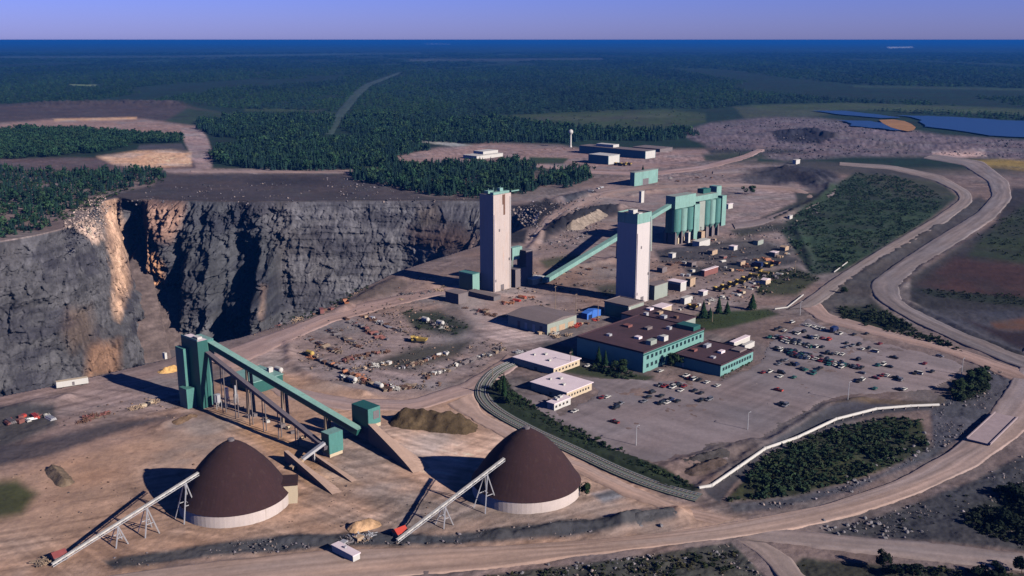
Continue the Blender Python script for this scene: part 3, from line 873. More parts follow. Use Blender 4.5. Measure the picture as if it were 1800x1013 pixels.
    for a, b in zip(dz, do):
        g = np.array(Q) + np.stack([np.full(300, -0.35), np.full(300, 0.9)], 1) * (b + rg[:, None] * (a < -1))
        vs.append(np.column_stack([g, np.full(300, -0.8 if a > 0.5 else min(a, -0.12) if a > -1 else a)]))
    vs = np.concatenate(vs)
    cs, _ = soil(vs[:, 0], vs[:, 1])
    cs = np.where((vs[:, 2] < -1)[:, None], np.array(alb(84, 80, 84)), cs)
    idx = np.arange(len(vs)).reshape(8, 300)
    q = np.stack([idx[:-1, :-1], idx[:-1, 1:], idx[1:, 1:], idx[1:, :-1]], -1).reshape(-1, 4)
    tag(np_mesh('pit_near_face', vs, q, ['rock'], cs), kind='structure')
    a = at(-330, 462)
    fl = MB()
    fl.add([(-900, 500, -176), (250, 500, -176), (250, 1500, -176), (-900, 1500, -176)], [(0, 1, 2, 3)])
    tag(fl.build('pit_floor', 'conc_grey'), kind='structure')


pit()


# ---------------------------------------------------------------- roads
def road(name, A, B, rgb, lift=0.35, rgb2=None, n=160, m=13, lanes=2):
    a, _ = resample([tuple(at(*q))[:2] for q in A], n)
    b, _ = resample([tuple(at(*q))[:2] for q in B], n)
    kk = np.ones(9) / 9
    a = np.stack([np.convolve(np.pad(a[:, j], 4, 'edge'), kk, 'valid') for j in (0, 1)], 1)
    b = np.stack([np.convolve(np.pad(b[:, j], 4, 'edge'), kk, 'valid') for j in (0, 1)], 1)
    t = np.linspace(0, 1, m)
    wd = np.linalg.norm(b - a, axis=1)
    L = np.concatenate([[0], np.cumsum(np.linalg.norm(np.diff((a + b) / 2, axis=0), axis=1))])
    ja = 1.5 * fbm(L / 11, L * 0 + 3, 7, 3) / np.maximum(wd, 8)
    jb = 1.5 * fbm(L / 11, L * 0 + 9, 8, 3) / np.maximum(wd, 8)
    tt = t[None] * (1 + jb - ja)[:, None] + ja[:, None]
    Pp = a[:, None] * (1 - tt[..., None]) + b[:, None] * tt[..., None]
    X, Y = Pp[..., 0].ravel(), Pp[..., 1].ravel()
    prof = np.interp(t, [0, 0.06, 0.5, 0.94, 1], [-1.3, lift, lift + 0.25, lift, -1.3])
    Z = np.tile(prof, n)
    T = np.tile(t, n)
    LL = np.repeat(L, m)
    c = np.tile(np.array(alb(*rgb)), (n * m, 1))
    if rgb2:
        gq = np.clip(LL / LL.max() * 2.2 - .9, 0, 1)[:, None]
        c = c * (1 - gq) + np.array(alb(*rgb2)) * gq
    tr = 0.5 + 0.5 * np.cos(T * 2 * math.pi * lanes * 1.5 + 2 * fbm(LL / 40, T * 0, 31, 2))
    rut = fbm(LL / 60, T * (14 if m > 9 else 8) + .6 * fbm(LL / 50, T * 0, 5, 2), 36, 3)
    c = c * (1 + 0.16 * (tr - 0.5) + 0.34 * rut + 0.14 * fbm(LL / 18, T * 5, 35, 4) + 0.16 * fbm(LL / 70, T * 2, 37, 3))[:, None]
    sh = (np.abs(T - 0.5) > 0.46)[:, None]
    cs, _ = soil(X, Y)
    c = np.where(sh, cs * 0.5 + c * 0.5, c)
    warm = fbm(LL / 60, T * 3, 41, 3)
    c = c * (1 + np.outer(warm, (0.08, 0, -0.08)))
    idx = np.arange(n * m).reshape(n, m)
    q = np.stack([idx[:-1, :-1], idx[:-1, 1:], idx[1:, 1:], idx[1:, :-1]], -1).reshape(-1, 4)
    o = np_mesh(name, np.stack([X, Y, Z], 1), q, ['road'], np.clip(c, 0.01, 0.7), smooth=True)
    return tag(o, kind='structure')


road('haul_road', [(-150, 1075), (120, 1020), (330, 990), (560, 966), (860, 962), (1040, 950), (1190, 934), (1300, 916), (1440, 890), (1560, 850), (1650, 803), (1715, 755), (1752, 700), (1786, 648), (1800, 600)],
     [(300, 1090), (620, 1026), (880, 1003), (1050, 977), (1280, 949), (1420, 929), (1520, 904), (1620, 868), (1720, 822), (1790, 772), (1850, 715), (1880, 665), (1890, 610)], (156, 134, 124), 0.5, (138, 125, 126), n=420, m=33)
road('mine_road', [(1620, 278), (1690, 291), (1735, 320), (1742, 345), (1715, 375), (1640, 420), (1570, 465), (1525, 500), (1535, 525), (1600, 565), (1700, 612), (1800, 652)],
     [(1640, 271), (1730, 284), (1775, 320), (1780, 350), (1750, 385), (1690, 425), (1620, 470), (1580, 505), (1590, 535), (1680, 579), (1760, 612), (1860, 650)], (122, 113, 114), 0.8, n=300, m=19)
road('perimeter_road', [(1470, 285), (1570, 291), (1655, 308), (1708, 338), (1712, 355), (1670, 388), (1580, 442), (1500, 492), (1450, 530), (1428, 544)],
     [(1470, 291), (1560, 298), (1640, 318), (1680, 338), (1685, 352), (1640, 383), (1550, 435), (1465, 488), (1405, 532), (1375, 548)], (130, 119, 117), 0.6, n=220)
road('lot_road', [(1440, 528), (1462, 553), (1560, 580), (1640, 598), (1740, 630), (1850, 668)], [(1400, 540), (1440, 566), (1540, 592), (1640, 616), (1700, 636), (1740, 655), (1850, 700)], (150, 128, 122), 0.42, n=200)
road('branch_road', [(1380, 930), (1520, 943), (1660, 954), (1800, 972), (2050, 1010)], [(1290, 947), (1450, 966), (1600, 986), (1800, 1008), (2050, 1050)], (134, 121, 119), 0.4, n=160, m=11)
road('dirt_track', [(1290, 950), (1330, 975), (1365, 1020), (1390, 1080)], [(1352, 955), (1398, 985), (1425, 1020), (1460, 1080)], (136, 122, 118), 0.3, n=80)
road('yard_road', [(340, 632), (480, 584), (560, 553), (650, 528), (760, 508), (820, 498)], [(410, 650), (520, 598), (585, 568), (665, 547), (770, 521), (840, 512)], (152, 129, 124), 0.3, n=160)
road('forest_road', [(566, 240), (586, 202), (614, 166), (636, 149), (700, 127)], [(586, 240), (606, 205), (636, 168), (656, 150), (708, 128)], (80, 98, 90), 0.5, n=120, m=7)
road('pit_rim_road', [(330, 299), (620, 300), (700, 296)], [(330, 304), (620, 306), (700, 300)], (146, 126, 122), 0.4, n=80, m=5)
road('track_side_road', [(835, 690), (850, 724), (920, 764), (1000, 802), (1100, 848), (1190, 886), (1300, 912)], [(780, 712), (830, 740), (900, 780), (990, 822), (1090, 870), (1170, 902), (1260, 925)], (164, 140, 130), 0.25, n=200)
road('bin_road', [(925, 424), (958, 380), (1010, 349), (1060, 334), (1140, 325), (1300, 321), (1400, 328), (1440, 345)], [(946, 428), (980, 388), (1030, 359), (1080, 342), (1140, 333), (1290, 330), (1390, 337), (1425, 352)], (148, 128, 122), 0.3, n=200, m=7)


road('loop_road', [(455, 640), (520, 682), (620, 700), (720, 702), (810, 672), (872, 637), (888, 622)], [(420, 650), (490, 700), (600, 722), (730, 724), (835, 694), (905, 652), (926, 634)], (152, 131, 127), 0.22, n=220)
road('upper_road', [(690, 296), (830, 288), (940, 287), (1040, 300), (1140, 302), (1230, 291), (1300, 274), (1330, 262)], [(690, 301), (830, 293), (940, 294), (1040, 307), (1150, 310), (1245, 298), (1318, 279), (1348, 263)], (152, 130, 128), 0.5, n=200, m=9)
road('bench_road', [(1250, 301), (1330, 293), (1420, 300), (1470, 318), (1472, 340), (1430, 365), (1340, 397), (1288, 404)], [(1250, 307), (1330, 300), (1410, 308), (1450, 322), (1452, 338), (1415, 358), (1330, 386), (1283, 393)], (128, 116, 117), 0.5, n=200, m=9)


# parking lot: its own sheet of packed gravel
def lot():
    poly = [(1010, 660), (1130, 664), (1262, 668), (1335, 636), (1350, 600), (1420, 556), (1450, 572), (1540, 596), (1640, 620), (1700, 642), (1690, 660), (1640, 688), (1490, 697), (1446, 709), (1380, 750), (1300, 796), (1230, 842), (1185, 832), (1060, 785), (940, 724), (910, 694), (960, 690), (985, 728), (1050, 690)]
    xs = np.arange(-60, 420, 2.2)
    ys = np.arange(420, 860, 2.2)
    gx, gy = np.meshgrid(xs, ys)
    X, Y = gx.ravel(), gy.ravel()
    x, y = pxn(X, Y, np.zeros_like(X))
    xw = x + 4 * fbm(X / 9, Y / 9, 2, 3)
    yw = y + 2 * fbm(X / 9, Y / 9, 6, 3)
    ins = inside(xw, yw, poly)
    e = edge_dist(xw, yw, poly)
    z = np.where(ins, np.interp(e, [0, 6], [-0.4, 0.32]), -1.0)
    c = np.tile(np.array(alb(124, 114, 117)), (len(X), 1))
    du = X * U.x + Y * U.y
    dv = X * V.x + Y * V.y
    c = c * (1 + 0.30 * fbm(dv / 70, du / 5, 15, 4) + 0.24 * fbm(X / 30, Y / 30, 17, 4) + 0.22 * fbm(du / 60, dv / 3.2, 25, 3) * np.clip(fbm(X / 50, Y / 50, 27, 2) * 3, 0, 1))[:, None]
    c = c * (1 + np.outer(fbm(X / 45, Y / 45, 18, 3), (0.10, 0, -0.06)))
    nx, ny = len(xs), len(ys)
    idx = np.arange(nx * ny).reshape(ny, nx)
    q = np.stack([idx[:-1, :-1], idx[:-1, 1:], idx[1:, 1:], idx[1:, :-1]], -1).reshape(-1, 4)
    keep = ins[q].all(1)
    q = q[keep]
    used = np.unique(q)
    rm = np.full(len(X), -1)
    rm[used] = np.arange(len(used))
    tag(np_mesh('parking_lot', np.stack([X, Y, z], 1)[used], rm[q], ['road'], c[used], smooth=True), kind='structure')


lot()


# lake
def water(name, poly, z=0.9):
    m = bpy.data.materials.get('lake water')
    if m is None:
        m, n, p = new_mat('lake water')
        p.inputs['Base Color'].default_value = (0.03, 0.08, 0.20, 1)
        p.inputs['Roughness'].default_value = 0.35
        p.inputs['Specular IOR Level'].default_value = 0.35
        b = n.nodes.new('ShaderNodeBump')
        b.inputs['Strength'].default_value = 0.4
        n.links.new(noise_node(n, mapped(n, (0.02, 0.05, 1)), 1.0), b.inputs['Height'])
        n.links.new(b.outputs[0], p.inputs['Normal'])
        M['water'] = m
    pts = [at(*q) for q in poly]
    out = []
    for i, a in enumerate(pts):
        b = pts[(i + 1) % len(pts)]
        for k in range(10):
            q = a.lerp(b, k / 10)
            j = min(40.0, (b - a).length * 0.12)
            out.append((q.x + j * (vnoise(q.x / 60, q.y / 60, 3) - .5) * 2, q.y + j * 1.5 * (vnoise(q.x / 60, q.y / 60, 5) - .5) * 2, z))
    mb = MB()
    mb.add(out, [tuple(range(len(out)))])
    tag(mb.build(name, 'water'), kind='structure')


water('lake', [(1572, 204), (1640, 205), (1720, 210), (1800, 215), (2100, 226), (2500, 240), (2500, 262), (2100, 250), (1800, 243), (1740, 240), (1680, 232), (1632, 224), (1616, 214)], 2.6)
water('pond', [(1428, 197), (1480, 196), (1540, 203), (1580, 209), (1545, 209), (1490, 204)], 2.6)
water('pond', [(1470, 213), (1530, 214), (1575, 224), (1600, 232), (1560, 231), (1500, 222)], 2.6)
flat = MB()
op = [at(*q, 2.75) for q in [(1545, 211), (1570, 210), (1590, 213), (1602, 218), (1610, 224), (1606, 229), (1596, 231), (1580, 228), (1566, 224), (1552, 217)]]
flat.add(op, [tuple(range(10))])
M['orange_mud'] = mat('orange silt', (0.34, 0.17, 0.06), 0.9, 0.5, 0.02)
tag(flat.build('mud_bank', 'orange_mud'), kind='structure')


# ---------------------------------------------------------------- buildings
def flat_box(parent, name, m, c, du, dv, z0, z1, top=None):
    b = MB()
    b.box(c, du, dv, z0, z1, 0, 1 if top else None)
    return b.build(name, [m, top] if top else m, parent)


class House:
    """box building whose nearest corner, right end and left end are measured on the photo"""

    def __init__(self, name, label, cat, corner, xr, xl, h, wall, roof, z0=0.0, group=None, lu=None, lv=None, eave=0.4, parapet=0.0, gable=0.0, a=None, root=None):
        self.u = U if a is None else Vector((math.cos(R(a)), math.sin(R(a)), 0))
        self.v = V if a is None else Vector((-math.sin(R(a)), math.cos(R(a)), 0))
        self.c = at(*corner)
        self.lu = lu or reach(self.c, self.u, xr)
        self.lv = lv or reach(self.c, self.v, xl)
        self.h, self.z0 = h, z0
        self.root = root or empty(name, self.c, label, cat, group)
        w_ = MB()
        w_.box(self.c, self.u * self.lu, self.v * self.lv, z0 - (0.8 if z0 == 0 else 0), z0 + h)
        self.wall = w_.build('wall', wall, self.root)
        r_ = MB()
        o = self.c - self.u * eave - self.v * eave
        zt = z0 + h
        if gable:
            a0, a1 = o, o + self.u * (self.lu + 2 * eave)
            b0, b1 = o + self.v * (self.lv + 2 * eave), o + self.u * (self.lu + 2 * eave) + self.v * (self.lv + 2 * eave)
            # ridge runs along v
            g0, g1 = (a0 + a1) / 2, (b0 + b1) / 2
            P3 = lambda q, z: (q.x, q.y, z)
            vs = [P3(a0, zt), P3(a1, zt), P3(b1, zt), P3(b0, zt), P3(g0, zt + gable), P3(g1, zt + gable)]
            r_.add(vs, [(0, 4, 5, 3), (1, 2, 5, 4), (0, 1, 4), (2, 3, 5), (3, 2, 1, 0)])
        else:
            r_.box(o, self.u * (self.lu + 2 * eave), self.v * (self.lv + 2 * eave), zt + 0.003, zt + 0.5)
            if parapet:
                lu2, lv2 = self.lu + 2 * eave, self.lv + 2 * eave
                for p0, d0, d1 in ((o, self.u * lu2, self.v * .5), (o + self.v * (lv2 - .5), self.u * lu2, self.v * .5),
                                   (o + self.v * .5, self.u * .5, self.v * (lv2 - 1)), (o + self.v * .5 + self.u * (lu2 - .5), self.u * .5, self.v * (lv2 - 1))):
                    r_.box(p0, d0, d1, zt + 0.5, zt + 0.5 + parapet)
        self.roof = r_.build('roof', roof, self.root)

    def on_right(self, name, m, t0, t1, z0, z1, dep=0.12, frame=None):
        """flat piece standing proud of the sunny face (runs along u)"""
        b = MB()
        b.box(self.c + self.u * (self.lu * t0) - self.v * dep, self.u * (self.lu * (t1 - t0)), self.v * (dep - 0.003), self.z0 + z0, self.z0 + z1)
        return b.build(name, m, self.root)

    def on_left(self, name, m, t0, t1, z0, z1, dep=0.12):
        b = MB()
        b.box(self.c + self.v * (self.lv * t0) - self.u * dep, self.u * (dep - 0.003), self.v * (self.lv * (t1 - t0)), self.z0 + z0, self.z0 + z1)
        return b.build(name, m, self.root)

    def on_roof(self, name, m, s, t, a, b_, h, base=0.5):
        b = MB()
        b.box(self.c + self.u * (self.lu * s) + self.v * (self.lv * t), self.u * a, self.v * b_, self.z0 + self.h + base, self.z0 + self.h + base + h)
        return b.build(name, m, self.root)

    def window_right(self, t0, t1, z0, z1, frame='teal_dark'):
        f = self.on_right('window', frame, t0, t1, z0, z1, 0.14)
        b = MB()
        e = (t1 - t0) * 0.12
        b.box(self.c + self.u * (self.lu * (t0 + e)) - self.v * 0.2, self.u * (self.lu * (t1 - t0 - 2 * e)), self.v * 0.056, self.z0 + z0 + 0.15, self.z0 + z1 - 0.15)
        b.build('pane', 'glass', f)


# --- administration building
A1 = House('office_building', 'two storey mint green office block with rows of windows and a maroon roof', 'building', (1130, 656), 1236, 1014, 13.2, 'teal_office', 'maroon', parapet=0.7)
for r_ in range(2):
    for k in range(14):
        t = 0.05 + k * 0.067
        A1.window_right(t, t + 0.036, 2.6 + r_ * 5.6, 5.2 + r_ * 5.6)
A1.on_right('fascia', 'teal_dark', 0.0, 1.0, 11.6, 12.6, 0.18)
A1.on_right('door', 'white', 0.42, 0.46, 0, 2.6, 0.2)
for s, t, a, b, h, m in [(.22, .10, 7, 4, 3.0, 'teal_grey'), (.40, .07, 5, 4, 3.4, 'white'), (.42, .14, 4, 3, 2.2, 'steel'), (.3, .35, 4, 4, 1.6, 'pale_roof'), (.6, .5, 6, 3, 1.8, 'grey_roof'), (.75, .3, 3, 3, 2.0, 'steel'), (.55, .75, 5, 5, 1.5, 'red_brown'), (.2, .7, 3, 3, 1.4, 'steel')]:
    A1.on_roof('roof_unit', m, s, t, a, b, h)
A1.on_roof('roof_unit', 'teal_dark', .86, .04, 9, 14, 3.0)
A1b = House('workshop_building', 'low maroon roofed workshop with cluttered roof behind the mint office block', 'building', (1183, 590), 1222, 1092, 7.5, 'teal_grey', 'maroon', parapet=0.5)
for s, t, a, b, h, m in [(.3, .3, 4, 4, 2.2, 'steel'), (.55, .5, 5, 3, 1.8, 'tan'), (.2, .6, 3, 3, 2.6, 'steel'), (.7, .75, 5, 4, 1.6, 'pale_roof'), (.5, .15, 3, 3, 2, 'rust')]:
    A1b.on_roof('roof_unit', m, s, t, a, b, h)
A2 = House('office_building', 'single storey mint green building with flat maroon roof beside the parking lot', 'building', (1266, 662), 1323, 1186, 7.0, 'teal_office', 'maroon', parapet=0.6)
for k in range(11):
    t = 0.06 + k * 0.082
    A2.window_right(t, t + 0.055, 3.0, 5.2)
for s, t, a, b, h, m in [(.5, .35, 5, 3, 1.6, 'pale_roof'), (.75, .12, 9, 7, 1.2, 'grey_roof'), (.6, .75, 6, 3, 2.2, 'steel'), (.3, .8, 4, 3, 1.5, 'red_brown'), (.2, .3, 3, 3, 1.2, 'steel')]:
    A2.on_roof('roof_unit', m, s, t, a, b, h)
A2.on_left('door', 'white', .8, .83, 0, 2.8)
House('site_trailer', 'longer pale roofed trailer beside the mint single storey building', 'trailer', (1290, 612), 1318, 1282, 3.6, 'white', 'pale_roof', eave=.1)
House('site_trailer', 'bright white trailer nearest the parked cars behind the mint single storey building', 'trailer', (1309, 617), 1326, 1303, 3.4, 'white', 'white', eave=.1)

# --- white offices
W1 = House('white_office', 'white flat roofed office with cream wall, uppermost of the white cluster', 'building', (973, 660), 1019, 903, 4.6, 'cream', 'pale_roof', eave=.8)
W2 = House('white_office', 'white flat roofed office with windowed cream wall in the middle of the white cluster', 'building', (996, 704), 1040, 934, 4.8, 'cream', 'pale_roof', eave=.8)
W3 = House('white_office', 'small white office annex, lowest of the white cluster by the lot', 'building', (974, 723), 1003, 962, 4.2, 'white', 'pale_roof', eave=.5)
for W_, n_ in ((W1, 7), (W2, 8), (W3, 4)):
    for k in range(n_):
        t = 0.07 + k * 0.88 / n_
        W_.window_right(t, t + 0.42 / n_, 1.6, 3.0, 'timber')
    for s, t, a, b in ((.3, .3, 2, 2), (.6, .6, 2.5, 2), (.4, .75, 1.5, 1.5)):
        W_.on_roof('roof_vent', 'white', s, t, a, b, 1.1)
    W_.on_left('door', 'timber', .4, .48, 0, 2.3)

# --- grey warehouse, yard sheds
H1 = House('warehouse', 'grey roofed warehouse with dark open bays and pale end wall', 'building', (962, 589), 1013, 893, 8.5, 'teal_grey', 'grey_roof', eave=1.2, gable=2.2)
for k, t in enumerate((.12, .3, .5, .68)):
    H1.on_left('bay_door', 'white' if k in (1, 2) else 'steel_dark', t, t + .07, 0, 5.5)
for k in range(3):
    H1.on_right('bay_door', 'tan', .1 + .3 * k, .3 + .3 * k, 0, 4.5)
M['tarp'] = M['blue']
B1 = House('tarp_shelter', 'bright blue tarpaulin shelter beside the pale end of the grey warehouse', 'shelter', (1032, 563), 1056, 1022, 5.0, 'blue', 'blue', eave=.2, gable=1.6)
B1.on_right('curtain', 'navy', .1, .35, 0, 3.5)
H2 = House('hoist_house', 'hoist house with grey roof and pale wall at the foot of the taller white tower', 'building', (1104, 563), 1131, 1062, 10.5, 'teal_grey', 'grey_roof', eave=.4, parapet=.5)
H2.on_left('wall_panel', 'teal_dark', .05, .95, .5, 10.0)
H2.on_right('door', 'tan', .55, .85, 0, 5.5)
H2.on_right('pipe', 'white', .02, .10, 0, 10, .5)
House('teal_annex', 'low grey teal annex against the right side of the white capped tower', 'building', (1150, 528), 1173, 1135, 12, 'teal_grey', 'grey_roof')
H3 = House('storage_shed', 'small shed with a black side and white gable right of the teal annex', 'shed', (1196, 513), 1206, 1173, 7.5, 'white', 'pale_roof', eave=.5)
H3.on_left('dark_panel', 'steel_dark', .05, .95, 0, 6)  # dark sheet over most of the left wall
House('storage_shed', 'tan box shed right behind the shed with the black side', 'shed', (1213, 505), 1222, 1205, 7, 'tan', 'tan')
H4 = House('storage_shed', 'cream walled shed with dark side standing behind the mint office block', 'shed', (1163, 560), 1180, 1146, 8, 'cream', 'pale_roof', eave=.4)
H4.on_left('dark_panel', 'steel_dark', .05, .9, 0, 6.5)  # left wall mostly covered by a dark sheet
House('storage_shed', 'white lean-to with white roof between the cream shed and the spruces', 'shed', (1203, 536), 1215, 1196, 5, 'white', 'white')
House('storage_shed', 'pink roofed long shed amid the yard beyond the yellow trucks', 'shed', (1238, 487), 1262, 1233, 5.5, 'red_brown', 'pale_roof', eave=.3)
House('storage_shed', 'dark little shed with grey roof left of the concrete tower with rust stain', 'shed', (806, 536), 823, 783, 8.5, 'conc_grey', 'grey_roof')
House('storage_shed', 'low dark roofed shed crouching in front of the rust stained tower', 'shed', (868, 530), 880, 822, 3.5, 'steel_dark', 'grey_roof')
T1a = House('teal_annex', 'tall teal box annex left of the rust stained concrete tower', 'building', (831, 513), 843, 807, 15, 'teal_pale', 'teal', eave=.2)
T1a.on_left('wall_panel', 'teal_dark', .03, .97, .5, 14.5)  # darker sheet paints shade onto the annex's left face

for k, (x_, y_, a_, b_, h_, wm, rm) in enumerate([(1216, 470, 8, 6, 4, 'conc_grey', 'grey_roof'), (1252, 449, 10, 6, 4.5, 'tan', 'grey_roof'), (1290, 441, 7, 6, 4, 'white', 'pale_roof'), (1332, 432, 12, 6, 5, 'teal_grey', 'grey_roof'),
                                                (1362, 452, 8, 6, 4, 'conc_grey', 'pale_roof'), (1302, 468, 9, 5, 4, 'tan', 'grey_roof'), (1182, 454, 6, 5, 4, 'white', 'white'), (1164, 481, 8, 6, 5, 'conc_grey', 'grey_roof'),
                                                (1236, 521, 7, 5, 3.5, 'white', 'pale_roof'), (1346, 501, 9, 5, 4, 'cream', 'pale_roof'), (1272, 458, 6, 5, 3.5, 'red_brown', 'grey_roof'), (1380, 442, 8, 6, 4, 'tan', 'tan')]):
    House('yard_hut', 'small hut in the cluttered yard right of the white capped tower', 'hut', (x_, y_), 0, 0, h_, wm, rm, lu=a_, lv=b_, eave=.3, gable=1.2 if k % 2 else 0, group='huts in the cluttered yard')
# far buildings
F1 = House('mill_building', 'small square teal building beside the road beyond the ore bins', 'building', (1115, 328), 1156, 1107, 20, 'teal_pale', 'teal_grey')
F1.on_right('door', 'steel_dark', .35, .6, 0, 9)
F2 = House('long_shed', 'very long blue green shed with a white end wall behind the water tower', 'building', (1134, 280), 1152, 1018, 14, 'blue_clad', 'grey_roof')
F2.on_right('wall_panel', 'white', .03, .97, .3, 13.5)
F2.on_roof('roof_monitor', 'white', .3, .52, 18, 40, 5)
F3 = House('long_shed', 'shorter blue shed with bright white end in front of the very long shed', 'building', (1069, 290), 1089, 1034, 15, 'blue_clad', 'white')
F3.on_right('wall_panel', 'white', .03, .97, .3, 14.5)
House('long_shed', 'grey roofed low shed behind the white end of the very long shed', 'building', (1160, 268), 1182, 1112, 6, 'conc_grey', 'grey_roof')
F4 = House('white_depot', 'bright white flat building in the clearing beyond the spruce stand', 'building', (838, 281), 884, 814, 6, 'white', 'white')
F4.on_roof('roof_monitor', 'white', .4, .3, 40, 25, 5)
House('pump_house', 'tiny white hut among dark heaps at the start of the haul road', 'hut', (1399, 289), 1406, 1393, 7, 'white', 'white')
House('pump_house', 'tiny white hut at the edge of the green slope right of the ore bins', 'hut', (1388, 386), 1393, 1384, 4, 'white', 'white')
House('pump_house', 'white hut just right of the rightmost ore bin', 'hut', (1280, 368), 1288, 1276, 6, 'white', 'pale_roof')
House('fuel_shed', 'white topped green container at the foot of the ore bins', 'container', (1229, 436), 1248, 1217, 6, 'white', 'white')
House('water_valve_house', 'pink block hut standing beyond the conveyor top', 'hut', (1127, 357), 1132, 1123, 15, 'white', 'white')
House('white_container', 'small white container at the foot of the talus', 'container', (290, 630), 294, 286, 3.0, 'white', 'white', eave=0.05)

# --- concrete headframe towers
def tower(label, corner, lu, lv, h, mt, band):
    c = at(*corner)
    root = empty('headframe_tower', c, label, 'tower')
    b = MB()
    b.box(c, U * lu, V * lv, -1, h)
    b.build('shaft', mt, root)
    rf = MB()
    rf.box(c + U * .4 + V * .4, U * (lu - .8), V * (lv - .8), h + .003, h + .25)
    rf.build('roof', 'grey_roof', root)
    if band:
        k = MB()
        e = .12
        o = c - U * e - V * e
        k.box(o, U * (lu + 2 * e), V * (e - .003), h - 7, h + 1.2)
        k.box(o + V * (lv + e + .003), U * (lu + 2 * e), V * (e - .003), h - 7, h + 1.2)
        k.box(o + V * e, U * (e - .003), V * lv, h - 7, h + 1.2)
        k.box(o + V * e + U * (lu + e + .003), U * (e - .003), V * lv, h - 7, h + 1.2)
        k.build('cap_band', 'teal_pale', root)
        p = MB()
        p.box(c + U * (lu * .12) + V * (lv * .3), U * 6, V * 5, h + .25, h + 3.6)
        p.build('penthouse', 'white', root)
        p = MB()
        p.box(c + U * (lu * .1) + V * .2, U * 5, V * 3, h + .25, h + 1.8)
        p.build('roof_unit', 'white', root)
    else:
        k = MB()
        for s, t, a, d, z in ((.02, .02, .9, .25, 2.2), (.45, .1, .18, .2, 5.0), (.1, .5, .35, .3, 2.6)):
            k.box(c + U * (lu * s) + V * (lv * t), U * (lu * a), V * (lv * d), h + .25, h + z)
        k.build('penthouse', 'teal_pale', root)
        p = MB()
        for s in (.1, .4, .8):
            p.tube(c + U * (lu * s) + V * (lv * .5) + Vector((0, 0, h)), c + U * (lu * s) + V * (lv * .5) + Vector((0, 0, h + 5)), .25, 6)
        p.beam(c + U * (lu * 1.0) + Vector((0, 0, h + 1.2)), c + U * (lu * 1.45) + Vector((0, 0, h + 1.2)), 1.2, .8)
        p.build('roof_beam', 'teal_pale', root)
        st = MB()
        st.box(c + U * (lu * .56) - V * .1, U * (lu * .10), V * .097, h - 18, h - .5)
        st.box(c + U * (lu * .50) - V * .1, U * (lu * .055), V * .097, h - 9, h - .5)
        st.build('rust_stain', 'rust', root)
    d = MB()
    for s_, t_ in ((.08, .10), (.86, .30), (.3, .62)):
        d.box(c + U * (lu * s_) - V * .25, U * 1.4, V * .247, h * t_, h * t_ + 2.2)
    d.build('vent', 'steel_dark', root)
    d = MB()
    d.box(c + U * (lu * .93) - V * .5, U * .55, V * .497, 0, h - 3)
    d.build('ladder', 'steel', root)
    d = MB()
    d.tube(c + U * (lu * .04) - V * .45, c + U * (lu * .04) - V * .45 + Vector((0, 0, h * .8)), .32, 8)
    d.build('pipe', 'pale_roof', root)
    d = MB()
    d.box(c + U * (lu * .4) - V * .2, U * 4, V * .197, -.5, 5)
    d.build('door', 'steel_dark', root)
    return c, root


tower('rust stained pink concrete headframe tower, left of the two tall towers', (868, 514), 22.0, 16.0, 83.5, 'concrete', False)
tower('white concrete headframe tower with a teal cap, right of the two tall towers', (1116, 536), 19.5, 19.5, 73.5, 'concrete_white', True)
# steel bent beside the left tower
c = at(906, 506)
e = empty('shaft_collar_house', c, 'dark collar house with a teal frame at the right foot of the rust stained tower', 'building')
flat_box(e, 'wall', 'conc_grey', c, U * 16, V * 15, -1, 16, 'steel_dark')
flat_box(e, 'upper_room', 'teal_pale', c + U * 6 + V * 9, U * 13, V * 5, 22, 33)
b = MB()
for s, t in ((6, 9), (19, 9), (6, 14), (19, 14)):
    b.beam(c + U * s + V * t, c + U * s + V * t + Vector((0, 0, 22)), 1.6, 1.6)
b.build('leg', 'teal_grey', e)
flat_box(e, 'side_room', 'conc_grey', c + U * 16.1 + V * 2, U * 9, V * 10, -1, 30)


# --- covered conveyors
def gallery(name, label, p, q, wd, ht, side, roof, bents, posts='steel', spread=1.0, post_w=.7, braces=True, cat='conveyor', root=None):
    p, q = Vector(p), Vector(q)
    root = root or empty(name, (p.x, p.y, 0), label, cat)
    b = MB()
    b.beam(p, q, wd, ht)
    b.build('gallery', side, root)
    d = (q - p).normalized()
    s = d.cross(Vector((0, 0, 1))).normalized()
    t = s.cross(d)
    r = MB()
    r.beam(p + t * (ht / 2 + .15), q + t * (ht / 2 + .15), wd + .4, .28)
    r.build('gallery_roof', roof, root)
    for tt in bents:
        k = p.lerp(q, tt)
        zt = k.z - ht / 2
        if zt < 1.5:
            continue
        f = MB()
        for sg in (-1, 1):
            f.beam(k + s * sg * wd * .35 - Vector((0, 0, ht / 2)), Vector((k.x, k.y, -.6)) + s * sg * wd * (.35 + spread * zt / 60), post_w, post_w)
        if braces:
            n_ = max(1, int(zt / 7))
            for i in range(n_):
                za, zb = zt * i / n_, zt * (i + 1) / n_
                oa = wd * (.35 + spread * (zt - za) / 60)
                ob = wd * (.35 + spread * (zt - zb) / 60)
                f.beam(Vector((k.x, k.y, za)) - s * oa, Vector((k.x, k.y, zb)) + s * ob, post_w * .5, post_w * .5)
                f.beam(Vector((k.x, k.y, zb - .3)) - s * ob, Vector((k.x, k.y, zb - .3)) + s * ob, post_w * .5, post_w * .5)
        f.build('trestle', posts, root)
    return root


def lift(x, y, z):
    v = at(x, y)
    return Vector((v.x, v.y, z))


